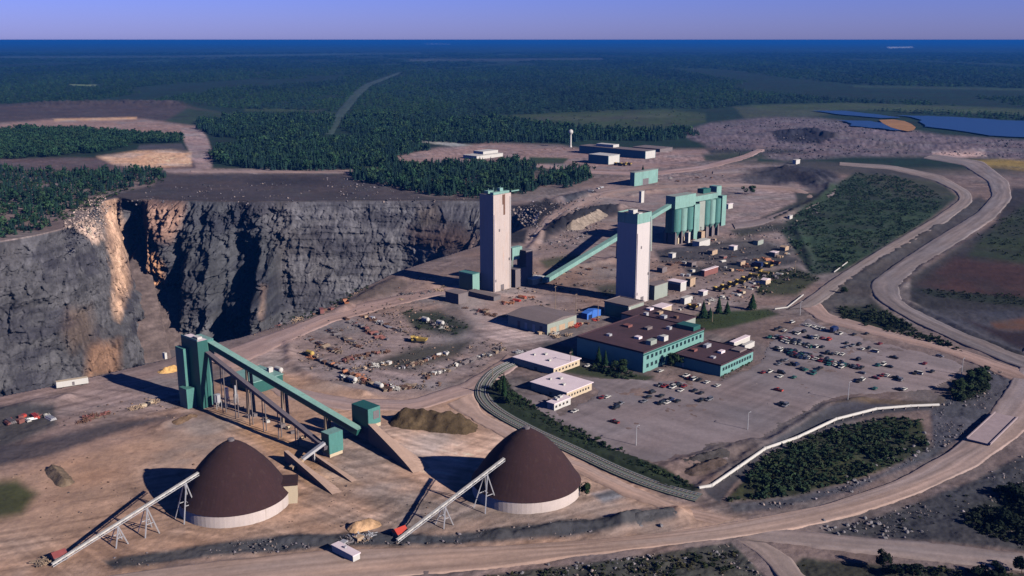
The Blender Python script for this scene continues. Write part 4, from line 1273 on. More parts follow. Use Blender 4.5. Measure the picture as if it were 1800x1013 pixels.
# loading headframe with its conveyors (front left)
c = at(356, 719)
LF = empty('loading_tower', c, 'tall dark teal loading tower at the head of the conveyors by the pit rim', 'tower')
flat_box(LF, 'main_block', 'teal_dark', c, U * 6.5, V * 18, -1, 41, 'pale_roof')
flat_box(LF, 'head_block', 'teal', c + U * 6.55 + V * 1, U * 4.5, V * 14, 31, 40.5, 'teal_pale')
flat_box(LF, 'stair_shaft', 'teal', c + U * 7.2 + V * 2, U * 2.4, V * 3, -1, 30.9)
flat_box(LF, 'rear_block', 'teal_dark', c + U * 6.55 + V * 7, U * 4.2, V * 8, -1, 30.9)
flat_box(LF, 'side_bin', 'teal', c - U * 3.1 + V * 11, U * 3, V * 9, -1, 35)
flat_box(LF, 'foot_block', 'teal', c - U * 6 + V * 6, U * 5.9, V * 8, -1, 12)
flat_box(LF, 'roof_unit', 'white', c + U * 2 + V * 3, U * 3, V * 5, 41.1, 42.5)
flat_box(LF, 'roof_rail', 'teal_pale', c + V * .1, U * .3, V * 17.8, 41.1, 42.1)
top_c = c + U * 9 + V * 3
tb = at(648, 776)
gallery('conveyor_gallery', 'long teal covered conveyor sloping down from the dark loading tower', (top_c.x, top_c.y, 37.5), lift(632, 776, 5.5), 4.0, 3.4, 'teal_dark', 'teal_pale', (.28, .52, .8), 'timber', .6, 1.3, False)  # paler roof and darker sides paint in a lit top and shaded flank
lc = c + U * 5.5 - V * .5
gallery('conveyor_gallery', 'purple grey lower conveyor on thin trestles below the long teal one', (lc.x, lc.y, 33), lift(574, 806, 5.5), 2.4, 1.8, 'conv_grey', 'conv_grey', (.13, .25, .38, .5, .63, .77), 'steel_dark', .15, .4, False)
SB = House('feed_shed', 'dark green shed with pale teal roof behind the conveyor trestles', 'shed', (446, 694), 498, 406, 7.5, 'teal_dark', 'teal_pale')
SB.on_roof('roof_unit', 'white', .5, .15, 3, 3, 2.2)
SB.on_roof('roof_unit', 'white', .78, .3, 3, 2.5, 3.2)
for k, (x_, y_, h_, w_) in enumerate([(383, 718, 9, 4), (400, 715, 12, 2.5), (415, 708, 11, 2.2)]):
    q = at(x_, y_)
    e = empty('surge_bin', q, ['squat grey surge bin at the foot of the dark loading tower', 'slim grey surge bin on legs, middle of the three by the loading tower', 'slim grey surge bin on legs farthest from the loading tower'][k], 'bin')
    b = MB()
    b.lathe(q, [(0.1, h_), (w_ * .5, h_ - .4), (w_ * .5, h_ * .45), (w_ * .18, h_ * .25), (0.1, h_ * .25)], 14)
    b.build('hopper', 'steel', e)
    for s in (-1, 1):
        for t in (-1, 1):
            b = MB()
            b.tube(q + U * s * w_ * .4 + V * t * w_ * .4 + Vector((0, 0, -.5)), q + U * s * w_ * .4 + V * t * w_ * .4 + Vector((0, 0, h_ * .5)), .2, 6)
            b.build('leg', 'steel', e)

# transfer house above the ramp
c = at(649, 777)
e = empty('transfer_house', c, 'green transfer house with an open dark hatch on a grey concrete base', 'building')
lu, lv = reach(c, U, 669), reach(c, V, 621)
flat_box(e, 'concrete_base', 'conc_grey', c, U * lu, V * lv, -1, 8)
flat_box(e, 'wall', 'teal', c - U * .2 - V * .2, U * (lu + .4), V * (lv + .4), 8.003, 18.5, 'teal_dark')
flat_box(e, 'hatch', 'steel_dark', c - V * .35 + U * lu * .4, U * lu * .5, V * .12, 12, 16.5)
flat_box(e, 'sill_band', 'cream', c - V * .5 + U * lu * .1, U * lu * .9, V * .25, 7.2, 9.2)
flat_box(e, 'shade_panel', 'teal_dark', c - U * .33 + V * .2, U * .12, V * (lv - .4), 8.3, 18.2)  # dark teal sheet paints shade onto the left face
# wedge ramp of fill behind a wall, its shaded side painted dark
def wedge(name, label, cat, p0, p1, h0, width, m_side, m_top):
    a, b_ = at(*p0), at(*p1)
    d = (b_ - a).normalized()
    s = Vector((-d.y, d.x, 0))
    if s.dot(U) < 0:
        s = -s
    mb = MB()
    n = 14
    vs = []
    for i in range(n + 1):
        t = i / n
        q = a.lerp(b_, t)
        hh = h0 * (1 - t) ** 0.8 + .15
        vs += [(q.x, q.y, -.6), (q.x, q.y, hh), (q.x + s.x * width * .35, q.y + s.y * width * .35, hh * .92), (q.x + s.x * width, q.y + s.y * width, -.5)]
    fs_s, fs_t = [], []
    for i in range(n):
        o = i * 4
        fs_s.append((o, o + 4, o + 5, o + 1))
        fs_t.append((o + 1, o + 5, o + 6, o + 2))
        fs_t.append((o + 2, o + 6, o + 7, o + 3))
    mb.add(vs, fs_s, 0)
    mb.add(vs, fs_t + [(0, 1, 2, 3)], 1)
    o = mb.build(name, [m_side, m_top], base=a)
    return tag(o, label, cat)


M['sand_fill'] = mat('sandy fill', alb(166, 140, 126), 0.95, 0.3, 0.12)
wedge('fill_ramp', 'sandy truck ramp with a dark retaining wall below the green transfer house', 'ramp', (648, 778), (726, 832), 10.5, 13, 'steel_dark', 'sand_fill')
wedge('fill_ramp', 'short earth ramp with dark wall nearest the left brown dome', 'ramp', (500, 812), (584, 870), 6.0, 7, 'steel_dark', 'sand_fill')
wedge('fill_ramp', 'thin earth berm below the small green transfer house', 'ramp', (545, 806), (618, 848), 3.5, 5, 'steel_dark', 'sand_fill')
c = at(580, 806)
e = empty('transfer_house', c, 'small teal transfer house at the foot of the purple grey conveyor', 'building')
lu, lv = reach(c, U, 604), reach(c, V, 566)
flat_box(e, 'wall', 'teal', c, U * lu, V * lv, 2, 13, 'teal_pale')
flat_box(e, 'shade_panel', 'teal_dark', c - U * .13 + V * .2, U * .12, V * (lv - .4), 2.2, 12.8)  # left face darkened by a teal sheet, shade painted in
flat_box(e, 'concrete_base', 'cream', c + U * .3 + V * .3, U * (lu - .6), V * (lv - .6), -1, 1.997)
gallery('feed_chute', 'short pale chute running down from the small teal transfer house', lift(572, 806, 8.5), lift(532, 818, 3.0), 1.8, 1.2, 'steel', 'steel', (.5,), 'steel', .3, .5)
gallery('feed_chute', 'tan lower trough at the end of the short pale chute', lift(532, 818, 2.8), lift(512, 828, 1.2), 2.2, 1.4, 'tan', 'tan', (), 'steel')


# --- brown storage domes
def dome(label, cx, cy, rad, h):
    q = at(cx, cy)
    root = empty('storage_dome', q, label, 'dome')
    b = MB()
    wl = 5.4
    b.lathe(q, [(rad, -1), (rad, wl), (rad - .5, wl), (rad - .5, -1)], 72)
    b.build('ring_wall', 'ring', root)
    prof = [(0, 1), (.05, .992), (.11, .968), (.19, .925), (.30, .85), (.46, .71), (.60, .565), (.73, .41), (.86, .22), (.955, .07), (1.012, 0.0)]
    b = MB()
    n = 72
    pts = [(max(rad * r, .05), wl + .05 + z * (h - wl)) for r, z in prof]
    b.lathe(q, pts, n)
    b.build('shell', 'dome', root, smooth=False)
    b = MB()
    b.lathe(q, [(0.05, h + .9), (1.6, h + .7), (1.6, h - .4)], 16)
    b.build('cap', 'steel_dark', root)
    return q, root


qL, dL = dome('brown conical storage dome with a side porch, left of the two domes', 414, 884, 25.0, 31.5)
qR, dR = dome('brown conical storage dome without porch, right of the two domes', 925, 860, 26.0, 31.5)
# porch of the left dome
d = Vector((math.cos(R(10)), math.sin(R(10)), 0))
s = Vector((-d.y, d.x, 0))
o = qL + d * 22.0 - s * 5
b = MB()
b.box(o, d * 6.5, s * 9, -1, 9.0, 0, 1)
b.build('porch', ['cream', 'dome'], dL)
flat_box(dL, 'porch_roof', 'dome', o - d * 2.5 - s * .5, d * 9.6, s * 10, 9.003, 10.2)


def stacker(label, foot, fz, dq, off, ytop, legs, cab_label):
    """open belt conveyor climbing to a dome, with steel A-frames"""
    p = lift(foot[0], foot[1], fz)
    q = Vector((dq.x + off[0], dq.y + off[1], 0))
    lo, hi = 0, 40
    for _ in range(40):
        m = (lo + hi) / 2
        if px((q.x, q.y, m))[1] > ytop:
            lo = m
        else:
            hi = m
    q.z = lo
    root = empty('stacker_conveyor', (p.x, p.y, 0), label, 'conveyor')
    b = MB()
    b.beam(p, q, 1.25, .7)
    b.build('belt_casing', 'white', root)
    d_ = (q - p).normalized()
    s_ = d_.cross(Vector((0, 0, 1))).normalized()
    b = MB()
    n = 26
    for sg in (-1, 1):
        b.beam(p + s_ * .8 * sg + Vector((0, 0, -.9)), q + s_ * .8 * sg + Vector((0, 0, -.9)), .22, .3)
        for i in range(n):
            a0, a1 = p.lerp(q, i / n), p.lerp(q, (i + 1) / n)
            z0, z1 = (-.9, .3) if i % 2 else (.3, -.9)
            b.beam(a0 + s_ * .8 * sg + Vector((0, 0, z0)), a1 + s_ * .8 * sg + Vector((0, 0, z1)), .12, .12)
    b.build('truss', 'steel', root)
    for t, sp in legs:
        k = p.lerp(q, t)
        f = MB()
        fw = Vector((d_.x, d_.y, 0)).normalized()
        top = k + Vector((0, 0, -1))
        for sg in (-1, 1):
            for fg in (-1, 1):
                ft = Vector((k.x, k.y, -.5)) + s_ * sg * (1.2 + sp) + fw * fg * sp * 1.4
                f.beam(top + s_ * sg * 1.0, ft, .42, .42)
            m1 = top.lerp(Vector((k.x, k.y, -.5)) + s_ * sg * (1.2 + sp) + fw * sp * 1.4, .55)
            m2 = top.lerp(Vector((k.x, k.y, -.5)) + s_ * sg * (1.2 + sp) - fw * sp * 1.4, .55)
            f.beam(m1, m2, .3, .3)
        f.beam(top - s_ * 1.0 + Vector((0, 0, -k.z * .5)), top + s_ * 1.0 + Vector((0, 0, -k.z * .5)), .3, .3)
        f.build('support_frame', 'steel', root)
    # drive cab at the foot
    c_ = p + d_ * 3.5 + s_ * 0
    side = -s_ if (-s_).x < 0 else s_
    c_ = Vector((p.x, p.y, 0)) + Vector((d_.x, d_.y, 0)).normalized() * 2.0 + side * 2.0
    cab = empty('feed_hopper', c_, cab_label, 'hopper')
    fwd = Vector((d_.x, d_.y, 0)).normalized()
    b = MB()
    b.box(c_, fwd * 5, side * 4.5, -.5, 2.6)
    b.build('wall', 'steel_dark', cab)
    r = MB()
    a0 = c_ - fwd * .4 - side * .4
    w6, w5 = fwd * 5.8, side * 5.3
    P3 = lambda v_, z: (v_.x, v_.y, z)
    vs = [P3(a0, 2.603), P3(a0 + w6, 2.603), P3(a0 + w6 + w5, 2.603), P3(a0 + w5, 2.603), P3(a0 + w5 * .5, 4.4), P3(a0 + w6 + w5 * .5, 4.4)]
    r.add(vs, [(0, 1, 5, 4), (2, 3, 4, 5), (0, 4, 3), (1, 2, 5), (3, 2, 1, 0)])
    r.build('roof', 'red_dull' if 'dull' in cab_label else 'red', cab)
    return root


stacker('pale belt conveyor climbing to the left brown dome', (92, 998), 1.5, qL, (-12.5, -11.0), 831, ((.42, 2.0), (.62, 2.4), (.9, 3.0)), 'dark hopper with a dull red roof at the foot of the left belt conveyor')
stacker('pale belt conveyor climbing to the right brown dome', (698, 955), 1.5, qR, (-10.5, -12.5), 806, ((.42, 2.0), (.82, 3.0)), 'hopper with a bright red roof at the foot of the right belt conveyor')
SH = House('site_office_hut', 'low pale lilac roofed hut with a white end at the bottom edge road', 'hut', (621, 991), 633, 584, 3.2, 'white', 'pale_roof', eave=.3)
SH.on_roof('roof_vent', 'steel', .4, .5, 1, 1, .8)

# --- big conveyor to the ore bins
p = lift(957, 500, 3)
GA = 44.0
bc = at(1188, 432)
bu = Vector((math.cos(R(GA)), math.sin(R(GA)), 0))
bv = Vector((-bu.y, bu.x, 0))
q = bc + bv * 10 + bu * 3
q.z = 42
gallery('conveyor_gallery', 'pale teal covered conveyor climbing behind the white capped tower to the ore bins', p, q, 5.0, 3.6, 'teal_pale', 'teal_pale', (.55, .80), 'teal_grey', .25, 2.2, True)
House('crusher_house', 'white crusher house at the low end of the pale teal conveyor', 'building', (936, 502), 958, 926, 5, 'cream', 'white')

# --- ore bins
root = empty('ore_bin_complex', bc, 'mint green ore bins on concrete legs with stepped headhouses', 'silo')
L = reach(bc, bu, 1276)
f = L / 88.0                        # metres per photo pixel along the face
W = 15.0


def seg(name, m, x0, x1, d0, d1, z0, z1, top=None):
    b = MB()
    b.box(bc + bu * ((x0 - 1188) * f) + bv * d0, bu * ((x1 - x0) * f), bv * (d1 - d0), z0, z1, 0, 1 if top else None)
    return b.build(name, [m, top] if top else m, root)


for k in range(3):
    b = MB()
    q_ = bc + bu * ((5.3 + k * 10.4) * f) + bv * 5.2 * f
    b.lathe(q_, [(1.0, 4), (2.5, 9), (5.2 * f, 14), (5.2 * f, 37.6), (0.1, 38.2)], 22)
    b.build('silo', 'teal_pale' if k == 1 else 'teal', root)  # middle silo painted paler in place of shading stripes
for k in range(3):
    b = MB()
    q_ = bc + bu * ((51 + 5.0 + k * 9.6) * f) + bv * 5.2 * f
    b.lathe(q_, [(1.0, 8), (2.5, 11), (4.8 * f, 15), (4.8 * f, 41.0), (0.1, 41.6)], 22)
    b.build('silo', 'teal_pale' if k == 1 else 'teal', root)  # paler middle silo again stands in for shading between the silos
seg('bin_body', 'teal_dark', 1188.2, 1218, 5.4 * f, W, 12, 37.9)
seg('head_house', 'teal_pale', 1187.6, 1222, 2.5, W, 38.3, 51.5, 'teal_grey')
seg('head_house', 'teal_pale', 1224, 1263, 4, W, 41.7, 47.5, 'teal_grey')
seg('elevator_shaft', 'teal_pale', 1219.0, 1228, 1.0, 14, -1, 39.5)
seg('stair_tower', 'teal_grey', 1228.2, 1238.4, 2.0, 14, 10, 41.6, 'conc_grey')
seg('bin_body', 'teal_dark', 1239.2, 1268, 5.0 * f, W, 14, 41.6)
seg('elevator_shaft', 'teal_pale', 1268.4, 1276, 1.5, 12, 10, 43.5)
seg('roof_house', 'teal_pale', 1263.5, 1272, 6, 16, 43.6, 54.0)
seg('roof_house', 'teal_dark', 1245, 1258, 10, 18, 47.6, 52.5)
for k in range(8):
    seg('leg', 'conc_grey', 1189 + k * 10.6, 1191.2 + k * 10.6, 2, 5, -1, 14)
    seg('leg', 'conc_grey', 1189 + k * 10.6, 1191.2 + k * 10.6, 14, 17, -1, 14)
seg('plinth', 'conc_grey', 1190, 1217, 5.5, 13, -1, 11.5)
seg('plinth', 'conc_grey', 1239, 1267, 5.5, 13, -1, 13.5)
seg('skirt_wall', 'cream', 1197, 1214, 4.6, 5.4, -1, 6)
seg('load_chute', 'white', 1205, 1208, -3, 2, -1, 12)
seg('load_chute', 'tan', 1226, 1232, -4, 1, -1, 10)

# --- water tower
q = at(1003, 259)
e = empty('water_tower', q, 'slender white water tower with a bulb top beyond the plant', 'tower')
b = MB()
b.lathe(q, [(3.0, -1), (1.9, 4), (1.7, 24), (2.2, 26)], 16)
b.build('stem', 'white', e)
b = MB()
b.lathe(q, [(2.2, 26), (4.2, 28), (4.8, 30.5), (4.2, 33), (2.4, 35), (0.05, 35.6)], 18)
b.build('tank', 'white', e, smooth=True)


# --- pipeline
pts = [(1228, 863), (1250, 859), (1298, 826), (1345, 793), (1400, 774), (1470, 741), (1540, 723), (1600, 718), (1650, 716)]
P = [lift(x, y, 1.5) for x, y in pts]
e = empty('pipeline', (P[0].x, P[0].y, 0), 'long white surface pipeline snaking past the green thicket', 'pipeline')
b = MB()
for a_, b_ in zip(P, P[1:]):
    b.tube(a_, b_, .85, 10)
for a_ in P[1:-1]:
    b.tube(a_ + Vector((-.6, 0, 0)), a_ + Vector((.6, 0, 0)), .95, 10)
b.build('pipe', 'white', e)
b = MB()
for a_, b_ in zip(P, P[1:]):
    n = max(1, int((b_ - a_).length / 7))
    for i in range(n):
        k = a_.lerp(b_, (i + .5) / n)
        d_ = (b_ - a_).normalized()
        b.beam(k - d_ * .3 + Vector((0, 0, -.9)), k + d_ * .3 + Vector((0, 0, -.9)), 2.2, 1.6)
b.build('support_block', 'conc_grey', e)

# --- railway track along the foot of the lot
rail = [(905, 638), (876, 650), (856, 668), (846, 688), (852, 708), (880, 730), (940, 762), (1000, 789), (1100, 836), (1170, 862), (1240, 880)]
pr, _ = resample([tuple(at(*q))[:2] for q in rail], 240)
for j in (0, 1):
    pr[:, j] = np.convolve(np.pad(pr[:, j], 12, 'edge'), np.ones(25) / 25, 'valid')
T = np.gradient(pr, axis=0)
T /= np.linalg.norm(T, axis=1)[:, None]
NN = np.stack([-T[:, 1], T[:, 0]], 1)
e = empty('railway_track', (pr[120, 0], pr[120, 1], 0), 'twin railway track curving between the parking lot and the sandy yard', 'railway')


def strip(o0, o1, z0, z1, name, m):
    b = MB()
    n = len(pr)
    vs = []
    for i in range(n):
        for o, z in ((o0, z0), (o0 + .0, z1), (o1, z1), (o1, z0)):
            g = pr[i] + NN[i] * o
            vs.append((g[0], g[1], z))
    fs = []
    for i in range(n - 1):
        k = i * 4
        for j in range(3):
            fs.append((k + j, k + 4 + j, k + 5 + j, k + 1 + j))
    b.add(vs, fs)
    return b.build(name, m, e)


strip(-4.6, 4.6, -.8, .75, 'ballast_bed', 'ballast')
for o in (-3.2, -1.6, 1.6, 3.2):
    strip(o - .12, o + .12, .97, 1.2, 'rail', 'steel')
Ls = np.concatenate([[0], np.cumsum(np.linalg.norm(np.diff(pr, axis=0), axis=1))])
ties = []
for l in np.arange(1, Ls[-1] - 1, 2.2):
    g = np.array([np.interp(l, Ls, pr[:, 0]), np.interp(l, Ls, pr[:, 1])])
    nn = NN[min(int(np.searchsorted(Ls, l)), len(NN) - 1)]
    for o in (-2.4, 2.4):
        ties.append((g + nn * (o - 1.3), g + nn * (o + 1.3)))
ties.sort(key=lambda q: q[0][1])
for q in ties[:100]:
    b = MB()
    b.beam((q[0][0], q[0][1], .86), (q[1][0], q[1][1], .86), .5, .2)
    b.build('sleeper', 'timber', e)
b = MB()
for q in ties[100:]:
    b.beam((q[0][0], q[0][1], .86), (q[1][0], q[1][1], .86), .5, .2)
tag(b.build('sleepers', 'timber', e), kind='stuff')

# --- bridge on the haul road
a_, b_ = at(1719, 782), at(1768, 735)
d_ = (b_ - a_).normalized()
s_ = Vector((-d_.y, d_.x, 0))
e = empty('road_bridge', a_, 'concrete road bridge with a dark gap below, beside the haul road', 'bridge')
Lb = (b_ - a_).length
flat_box(e, 'deck', 'dust_deck', a_ - s_ * 6, d_ * Lb, s_ * 12, 1.1, 1.9)
flat_box(e, 'parapet', 'dust_deck', a_ - s_ * 6.3, d_ * Lb, s_ * .6, 1.903, 2.5)
flat_box(e, 'parapet', 'dust_deck', a_ + s_ * 5.7, d_ * Lb, s_ * .6, 1.903, 2.5)
flat_box(e, 'abutment', 'steel_dark', a_ - s_ * 5.5 + d_ * 2, d_ * 3, s_ * 11, -1, 1.097)
flat_box(e, 'abutment', 'conc_grey', a_ - s_ * 5.5 + d_ * (Lb - 5), d_ * 4, s_ * 11, -1, 1.097)
flat_box(e, 'abutment', 'conc_grey', a_ - s_ * 5.5 + d_ * (Lb * .5), d_ * 2, s_ * 11, -1, 1.097)


# --- stockpiles
def pile(label, a0, a1, wd, ht, rgb, name='stockpile', seed=0, lump=1.0, ribs=0):
    a_, b_ = at(*a0), at(*a1)
    d_ = (b_ - a_)
    L_ = d_.length
    d_.normalize()
    s_ = Vector((-d_.y, d_.x, 0))
    n, m = max(24, int(L_ / .9)), 30
    t = np.linspace(-wd * .9, L_ + wd * .9, n)
    o = np.linspace(-wd * 1.15, wd * 1.15, m)
    O, Tt = np.meshgrid(o, t)
    X = a_.x + d_.x * Tt + s_.x * O
    Y = a_.y + d_.y * Tt + s_.y * O
    e_ = np.hypot(np.maximum(np.maximum(-Tt, Tt - L_), 0), O) / wd
    e_ = e_ * (1 + .22 * fbm(X / 5, Y / 5, seed + 3, 3))
    Z = ht * np.clip(1 - e_, -.15, 1) * (1 + .18 * fbm(X / 8, Y / 8, seed, 3)) + lump * .8 * np.clip(1 - e_, 0, 1) ** .5 * fbm(X / 2.6, Y / 2.6, seed + 7, 3) - .25
    if ribs:
        Z = Z + 1.1 * np.clip(1 - e_, 0, 1) ** .6 * np.abs(np.sin((Tt + O * .5) / ribs * 3.1 + 2 * fbm(X / 9, Y / 9, seed + 2, 2))) - .5
    c_ = np.tile(np.array(alb(*rgb)), (n * m, 1)) * (1 + .45 * fbm(X.ravel() / 4, Y.ravel() / 4, seed + 9, 4))[:, None]
    idx = np.arange(n * m).reshape(n, m)
    q = np.stack([idx[:-1, :-1], idx[:-1, 1:], idx[1:, 1:], idx[1:, :-1]], -1).reshape(-1, 4)
    k = np_mesh(name, np.stack([X.ravel() - a_.x, Y.ravel() - a_.y, Z.ravel()], 1), q, ['pile'], np.clip(c_, .005, .7))
    k.location = (a_.x, a_.y, 0)
    return tag(k, label, 'stockpile')


pile('big brown ribbed ore stockpile right of the green transfer house', (712, 742), (812, 752), 10.5, 8.5, (112, 90, 66), seed=1, lump=2.6, ribs=7)
pile('small grey brown heap alone on the sand at the left edge', (92, 825), (114, 850), 4.5, 3.2, (118, 102, 86), seed=5)
pile('low sandy heap below the dark loading tower', (312, 742), (335, 733), 5, 2.2, (120, 98, 80), seed=9)
pile('tan spoil heap beside the pale container at the tower shadow', (290, 654), (306, 650), 5, 3.4, (190, 150, 96), seed=12)
pile('tan dirt heap beside the red roofed hopper', (628, 928), (650, 922), 5, 3.5, (168, 136, 106), seed=15)
pile('long rubble heap of grey rock by the sandy road below the right dome', (1100, 918), (1180, 904), 6, 4.0, (96, 92, 94), seed=19, lump=1.6)
pile('dark soil heap in the corner of the lot', (1205, 815), (1270, 796), 7, 3.0, (92, 84, 82), seed=23, lump=1.6)
pile('brown heap at the lower corner of the lot', (1215, 830), (1262, 812), 6, 2.6, (112, 92, 84), seed=27, lump=1.6)
pile('pale rock heap by the dark cut near the concrete towers', (1005, 402), (1052, 380), 12, 9, (132, 120, 110), seed=31, lump=2)

# ---------------------------------------------------------------- vehicles
def car_mesh(kind, paint):
    """half-width profile lofted across: body with bonnet, cabin and boot, four wheels; returns body mesh, glass mesh"""
    L_, Wd, Hb, Hc = {'sedan': (4.7, 1.8, .95, 1.45), 'pickup': (5.4, 1.95, 1.1, 1.8), 'van': (5.0, 1.95, 1.1, 2.0)}[kind]
    if kind == 'sedan':
        cab = [(-1.9, Hb), (-1.25, Hc), (.35, Hc), (1.15, Hb)]
    elif kind == 'pickup':
        cab = [(-.55, Hb), (-.45, Hc), (.75, Hc), (1.35, Hb)]
    else:
        cab = [(-2.4, Hb), (-2.3, Hc), (.8, Hc), (1.6, Hb)]
    b = MB()
    hl, hw = L_ / 2, Wd / 2
    prof = [(-hl, .35), (-hl, Hb * .92), (-hl + .15, Hb), (hl - 1.1, Hb), (hl - .1, Hb * .8), (hl, Hb * .6), (hl, .35)]
    n = len(prof)
    vs = [(x, -hw, z) for x, z in prof] + [(x, hw, z) for x, z in prof]
    fs = [tuple(range(n - 1, -1, -1)), tuple(range(n, 2 * n))] + [(i, (i + 1) % n, n + (i + 1) % n, n + i) for i in range(n)]
    b.add([(-y, x, z) for x, y, z in vs], fs, 0)
    if kind == 'pickup':
        b.add([(-y, x, z) for x, y, z in [(-hl + .1, -hw + .12, Hb + .01), (-.7, -hw + .12, Hb + .01), (-.7, hw - .12, Hb + .01), (-hl + .1, hw - .12, Hb + .01)]], [(3, 2, 1, 0)], 1)
    rw = hw - .18
    b.add([(-y, x, z) for x, y, z in [(cab[1][0], -rw, Hc + .02), (cab[2][0], -rw, Hc + .02), (cab[2][0], rw, Hc + .02), (cab[1][0], rw, Hc + .02), (cab[1][0], -rw, Hc - .06), (cab[2][0], -rw, Hc - .06), (cab[2][0], rw, Hc - .06), (cab[1][0], rw, Hc - .06)]],
          [(0, 3, 2, 1), (0, 1, 5, 4), (1, 2, 6, 5), (2, 3, 7, 6), (3, 0, 4, 7)], 0)
    for x in (-hl + .95, hl - .95):
        for sy in (-1, 1):
            b.tube((-(sy * (hw - .12)), x, .34), (-(sy * (hw + .04)), x, .34), .34, 10, 1)
    g = MB()
    gv = [(x, s_ * (hw - .08 if z < Hb + .1 else rw - .02), z) for s_ in (-1, 1) for x, z in cab]
    g.add([(-y, x, z) for x, y, z in gv], [(3, 2, 1, 0), (4, 5, 6, 7), (0, 1, 5, 4), (1, 2, 6, 5), (2, 3, 7, 6)], 0)
    return b, g


CAR_BANK = {}


def park(x, y, paint, kind, label, group, rot=None):
    key = (kind, paint)
    q = at(x, y, .3)
    if key not in CAR_BANK:
        b, g = car_mesh(kind, paint)
        o = b.build('parked_car' if kind == 'sedan' else 'pickup_truck' if kind == 'pickup' else 'van', [paint, 'tyre'])
        k = g.build('windows', 'glass', o)
        CAR_BANK[key] = o
    else:
        s0 = CAR_BANK[key]
        o = s0.copy()
        COL.objects.link(o)
        for ch in list(s0.children):
            k = ch.copy()
            COL.objects.link(k)
            k.parent = o
    o.location = (q.x, q.y, .28)
    o.rotation_euler = (0, 0, rot)
    o.scale = (1.12, 1.12, 1.12)
    tag(o, label, 'car' if kind == 'sedan' else 'pickup' if kind == 'pickup' else 'van', group)
    return o


def cr6(x, y):
    return 1300 + x / 4.5, 540 + y / 4.5


def cr4(x, y):
    return 980 + x / 5.0, 550 + y / 5.0


W_, K_, RD, GY, NV, GN = 'white', 'black', 'red_car', 'grey_car', 'navy', 'green_car'
NAMES = {W_: 'white', K_: 'black', RD: 'dark red', GY: 'grey', NV: 'navy blue', GN: 'dark green', 'red': 'bright red'}
CARS_A = [  # packed rows in the upper lot
    (415, 125, W_), (525, 145, W_), (548, 152, W_), (590, 160, W_), (625, 175, W_), (657, 186, W_), (355, 190, W_), (290, 182, K_), (320, 168, K_), (460, 215, W_), (510, 200, K_), (430, 205, K_),
    (905, 222, K_), (1005, 215, K_), (240, 242, GN), (290, 245, GY), (320, 240, K_), (380, 250, RD), (435, 262, K_), (540, 240, K_), (572, 250, NV), (612, 236, K_), (655, 250, RD),
    (345, 270, W_), (385, 285, W_), (430, 287, K_), (470, 272, K_), (500, 295, NV), (535, 300, K_), (562, 320, GN), (610, 320, W_), (655, 320, K_), (845, 290, K_), (840, 322, GY), (895, 310, GY), (945, 302, K_),
    (972, 336, W_), (1020, 330, K_), (1110, 295, RD), (290, 330, K_), (325, 347, W_), (385, 360, K_), (410, 382, K_), (450, 360, K_), (510, 377, NV), (460, 400, K_), (512, 405, W_), (550, 407, W_), (592, 415, W_),
    (640, 400, K_), (690, 370, K_), (735, 376, K_), (770, 372, W_), (812, 380, W_), (650, 430, RD), (685, 422, K_), (728, 432, K_), (710, 460, GN), (756, 462, W_), (800, 442, K_), (805, 481, W_), (850, 466, K_),
    (890, 472, K_), (930, 472, RD), (962, 486, K_), (940, 420, K_), (365, 425, GY), (330, 432, K_), (310, 456, GY), (410, 457, K_), (450, 462, NV), (492, 490, K_), (522, 502, GN), (602, 510, K_), (632, 492, K_), (585, 532, GN)]
for (p0, p1, n_) in (((287, 326), (560, 388), 13), ((390, 364), (720, 442), 14), ((645, 428), (975, 492), 13), ((242, 240), (400, 264), 6), ((350, 272), (660, 328), 12), ((430, 290), (580, 326), 6), ((520, 236), (665, 256), 5), ((480, 402), (620, 420), 5)):
    for k in range(n_):
        t = (k + random.uniform(.2, .8)) / n_
        xx, yy = p0[0] + (p1[0] - p0[0]) * t, p0[1] + (p1[1] - p0[1]) * t + random.uniform(-3, 3)
        if all(abs(xx - q[0]) > 11 or abs(yy - q[1]) > 11 for q in CARS_A):
            CARS_A.append((xx, yy, random.choice((K_, K_, W_, NV, GY, RD, K_, GN, W_))))
CARS_B = [  # scattered over the right of the lot
    (1220, 405, K_), (1135, 460, W_), (1098, 466, GN), (1182, 476, K_), (190, 522, RD), (237, 516, W_), (330, 526, K_), (320, 556, W_), (430, 561, GN), (965, 526, GY), (943, 592, K_), (972, 580, W_), (1075, 566, RD), (1130, 546, RD),
    (1166, 546, W_), (1240, 566, K_), (1275, 582, GY), (1070, 650, GN), (1258, 656, K_), (1302, 655, W_), (1390, 527, K_), (1412, 530, W_), (1520, 516, K_), (1465, 452, RD), (1582, 392, GY), (330, 772, K_), (362, 785, GY)]
CARS_C = [  # in front of the two mint buildings
    (1130, 560, W_), (1200, 590, W_), (1245, 597, K_), (1312, 617, W_), (1405, 647, W_), (940, 652, RD), (1012, 662, W_), (1040, 632, RD), (1082, 690, W_), (1112, 652, RD), (900, 642, GY), (832, 706, K_), (800, 746, K_), (912, 736, K_),
    (962, 797, W_), (992, 770, NV), (910, 802, K_), (1055, 782, K_), (1202, 692, K_), (1262, 712, K_), (1262, 776, K_), (1332, 770, GY), (760, 786, GY), (437, 746, W_), (392, 752, RD), (552, 806, GY), (512, 842, K_), (150, 872, W_),
    (905, 517, W_), (265, 472, W_), (1170, 580, RD), (1060, 640, K_)]
solo = {}
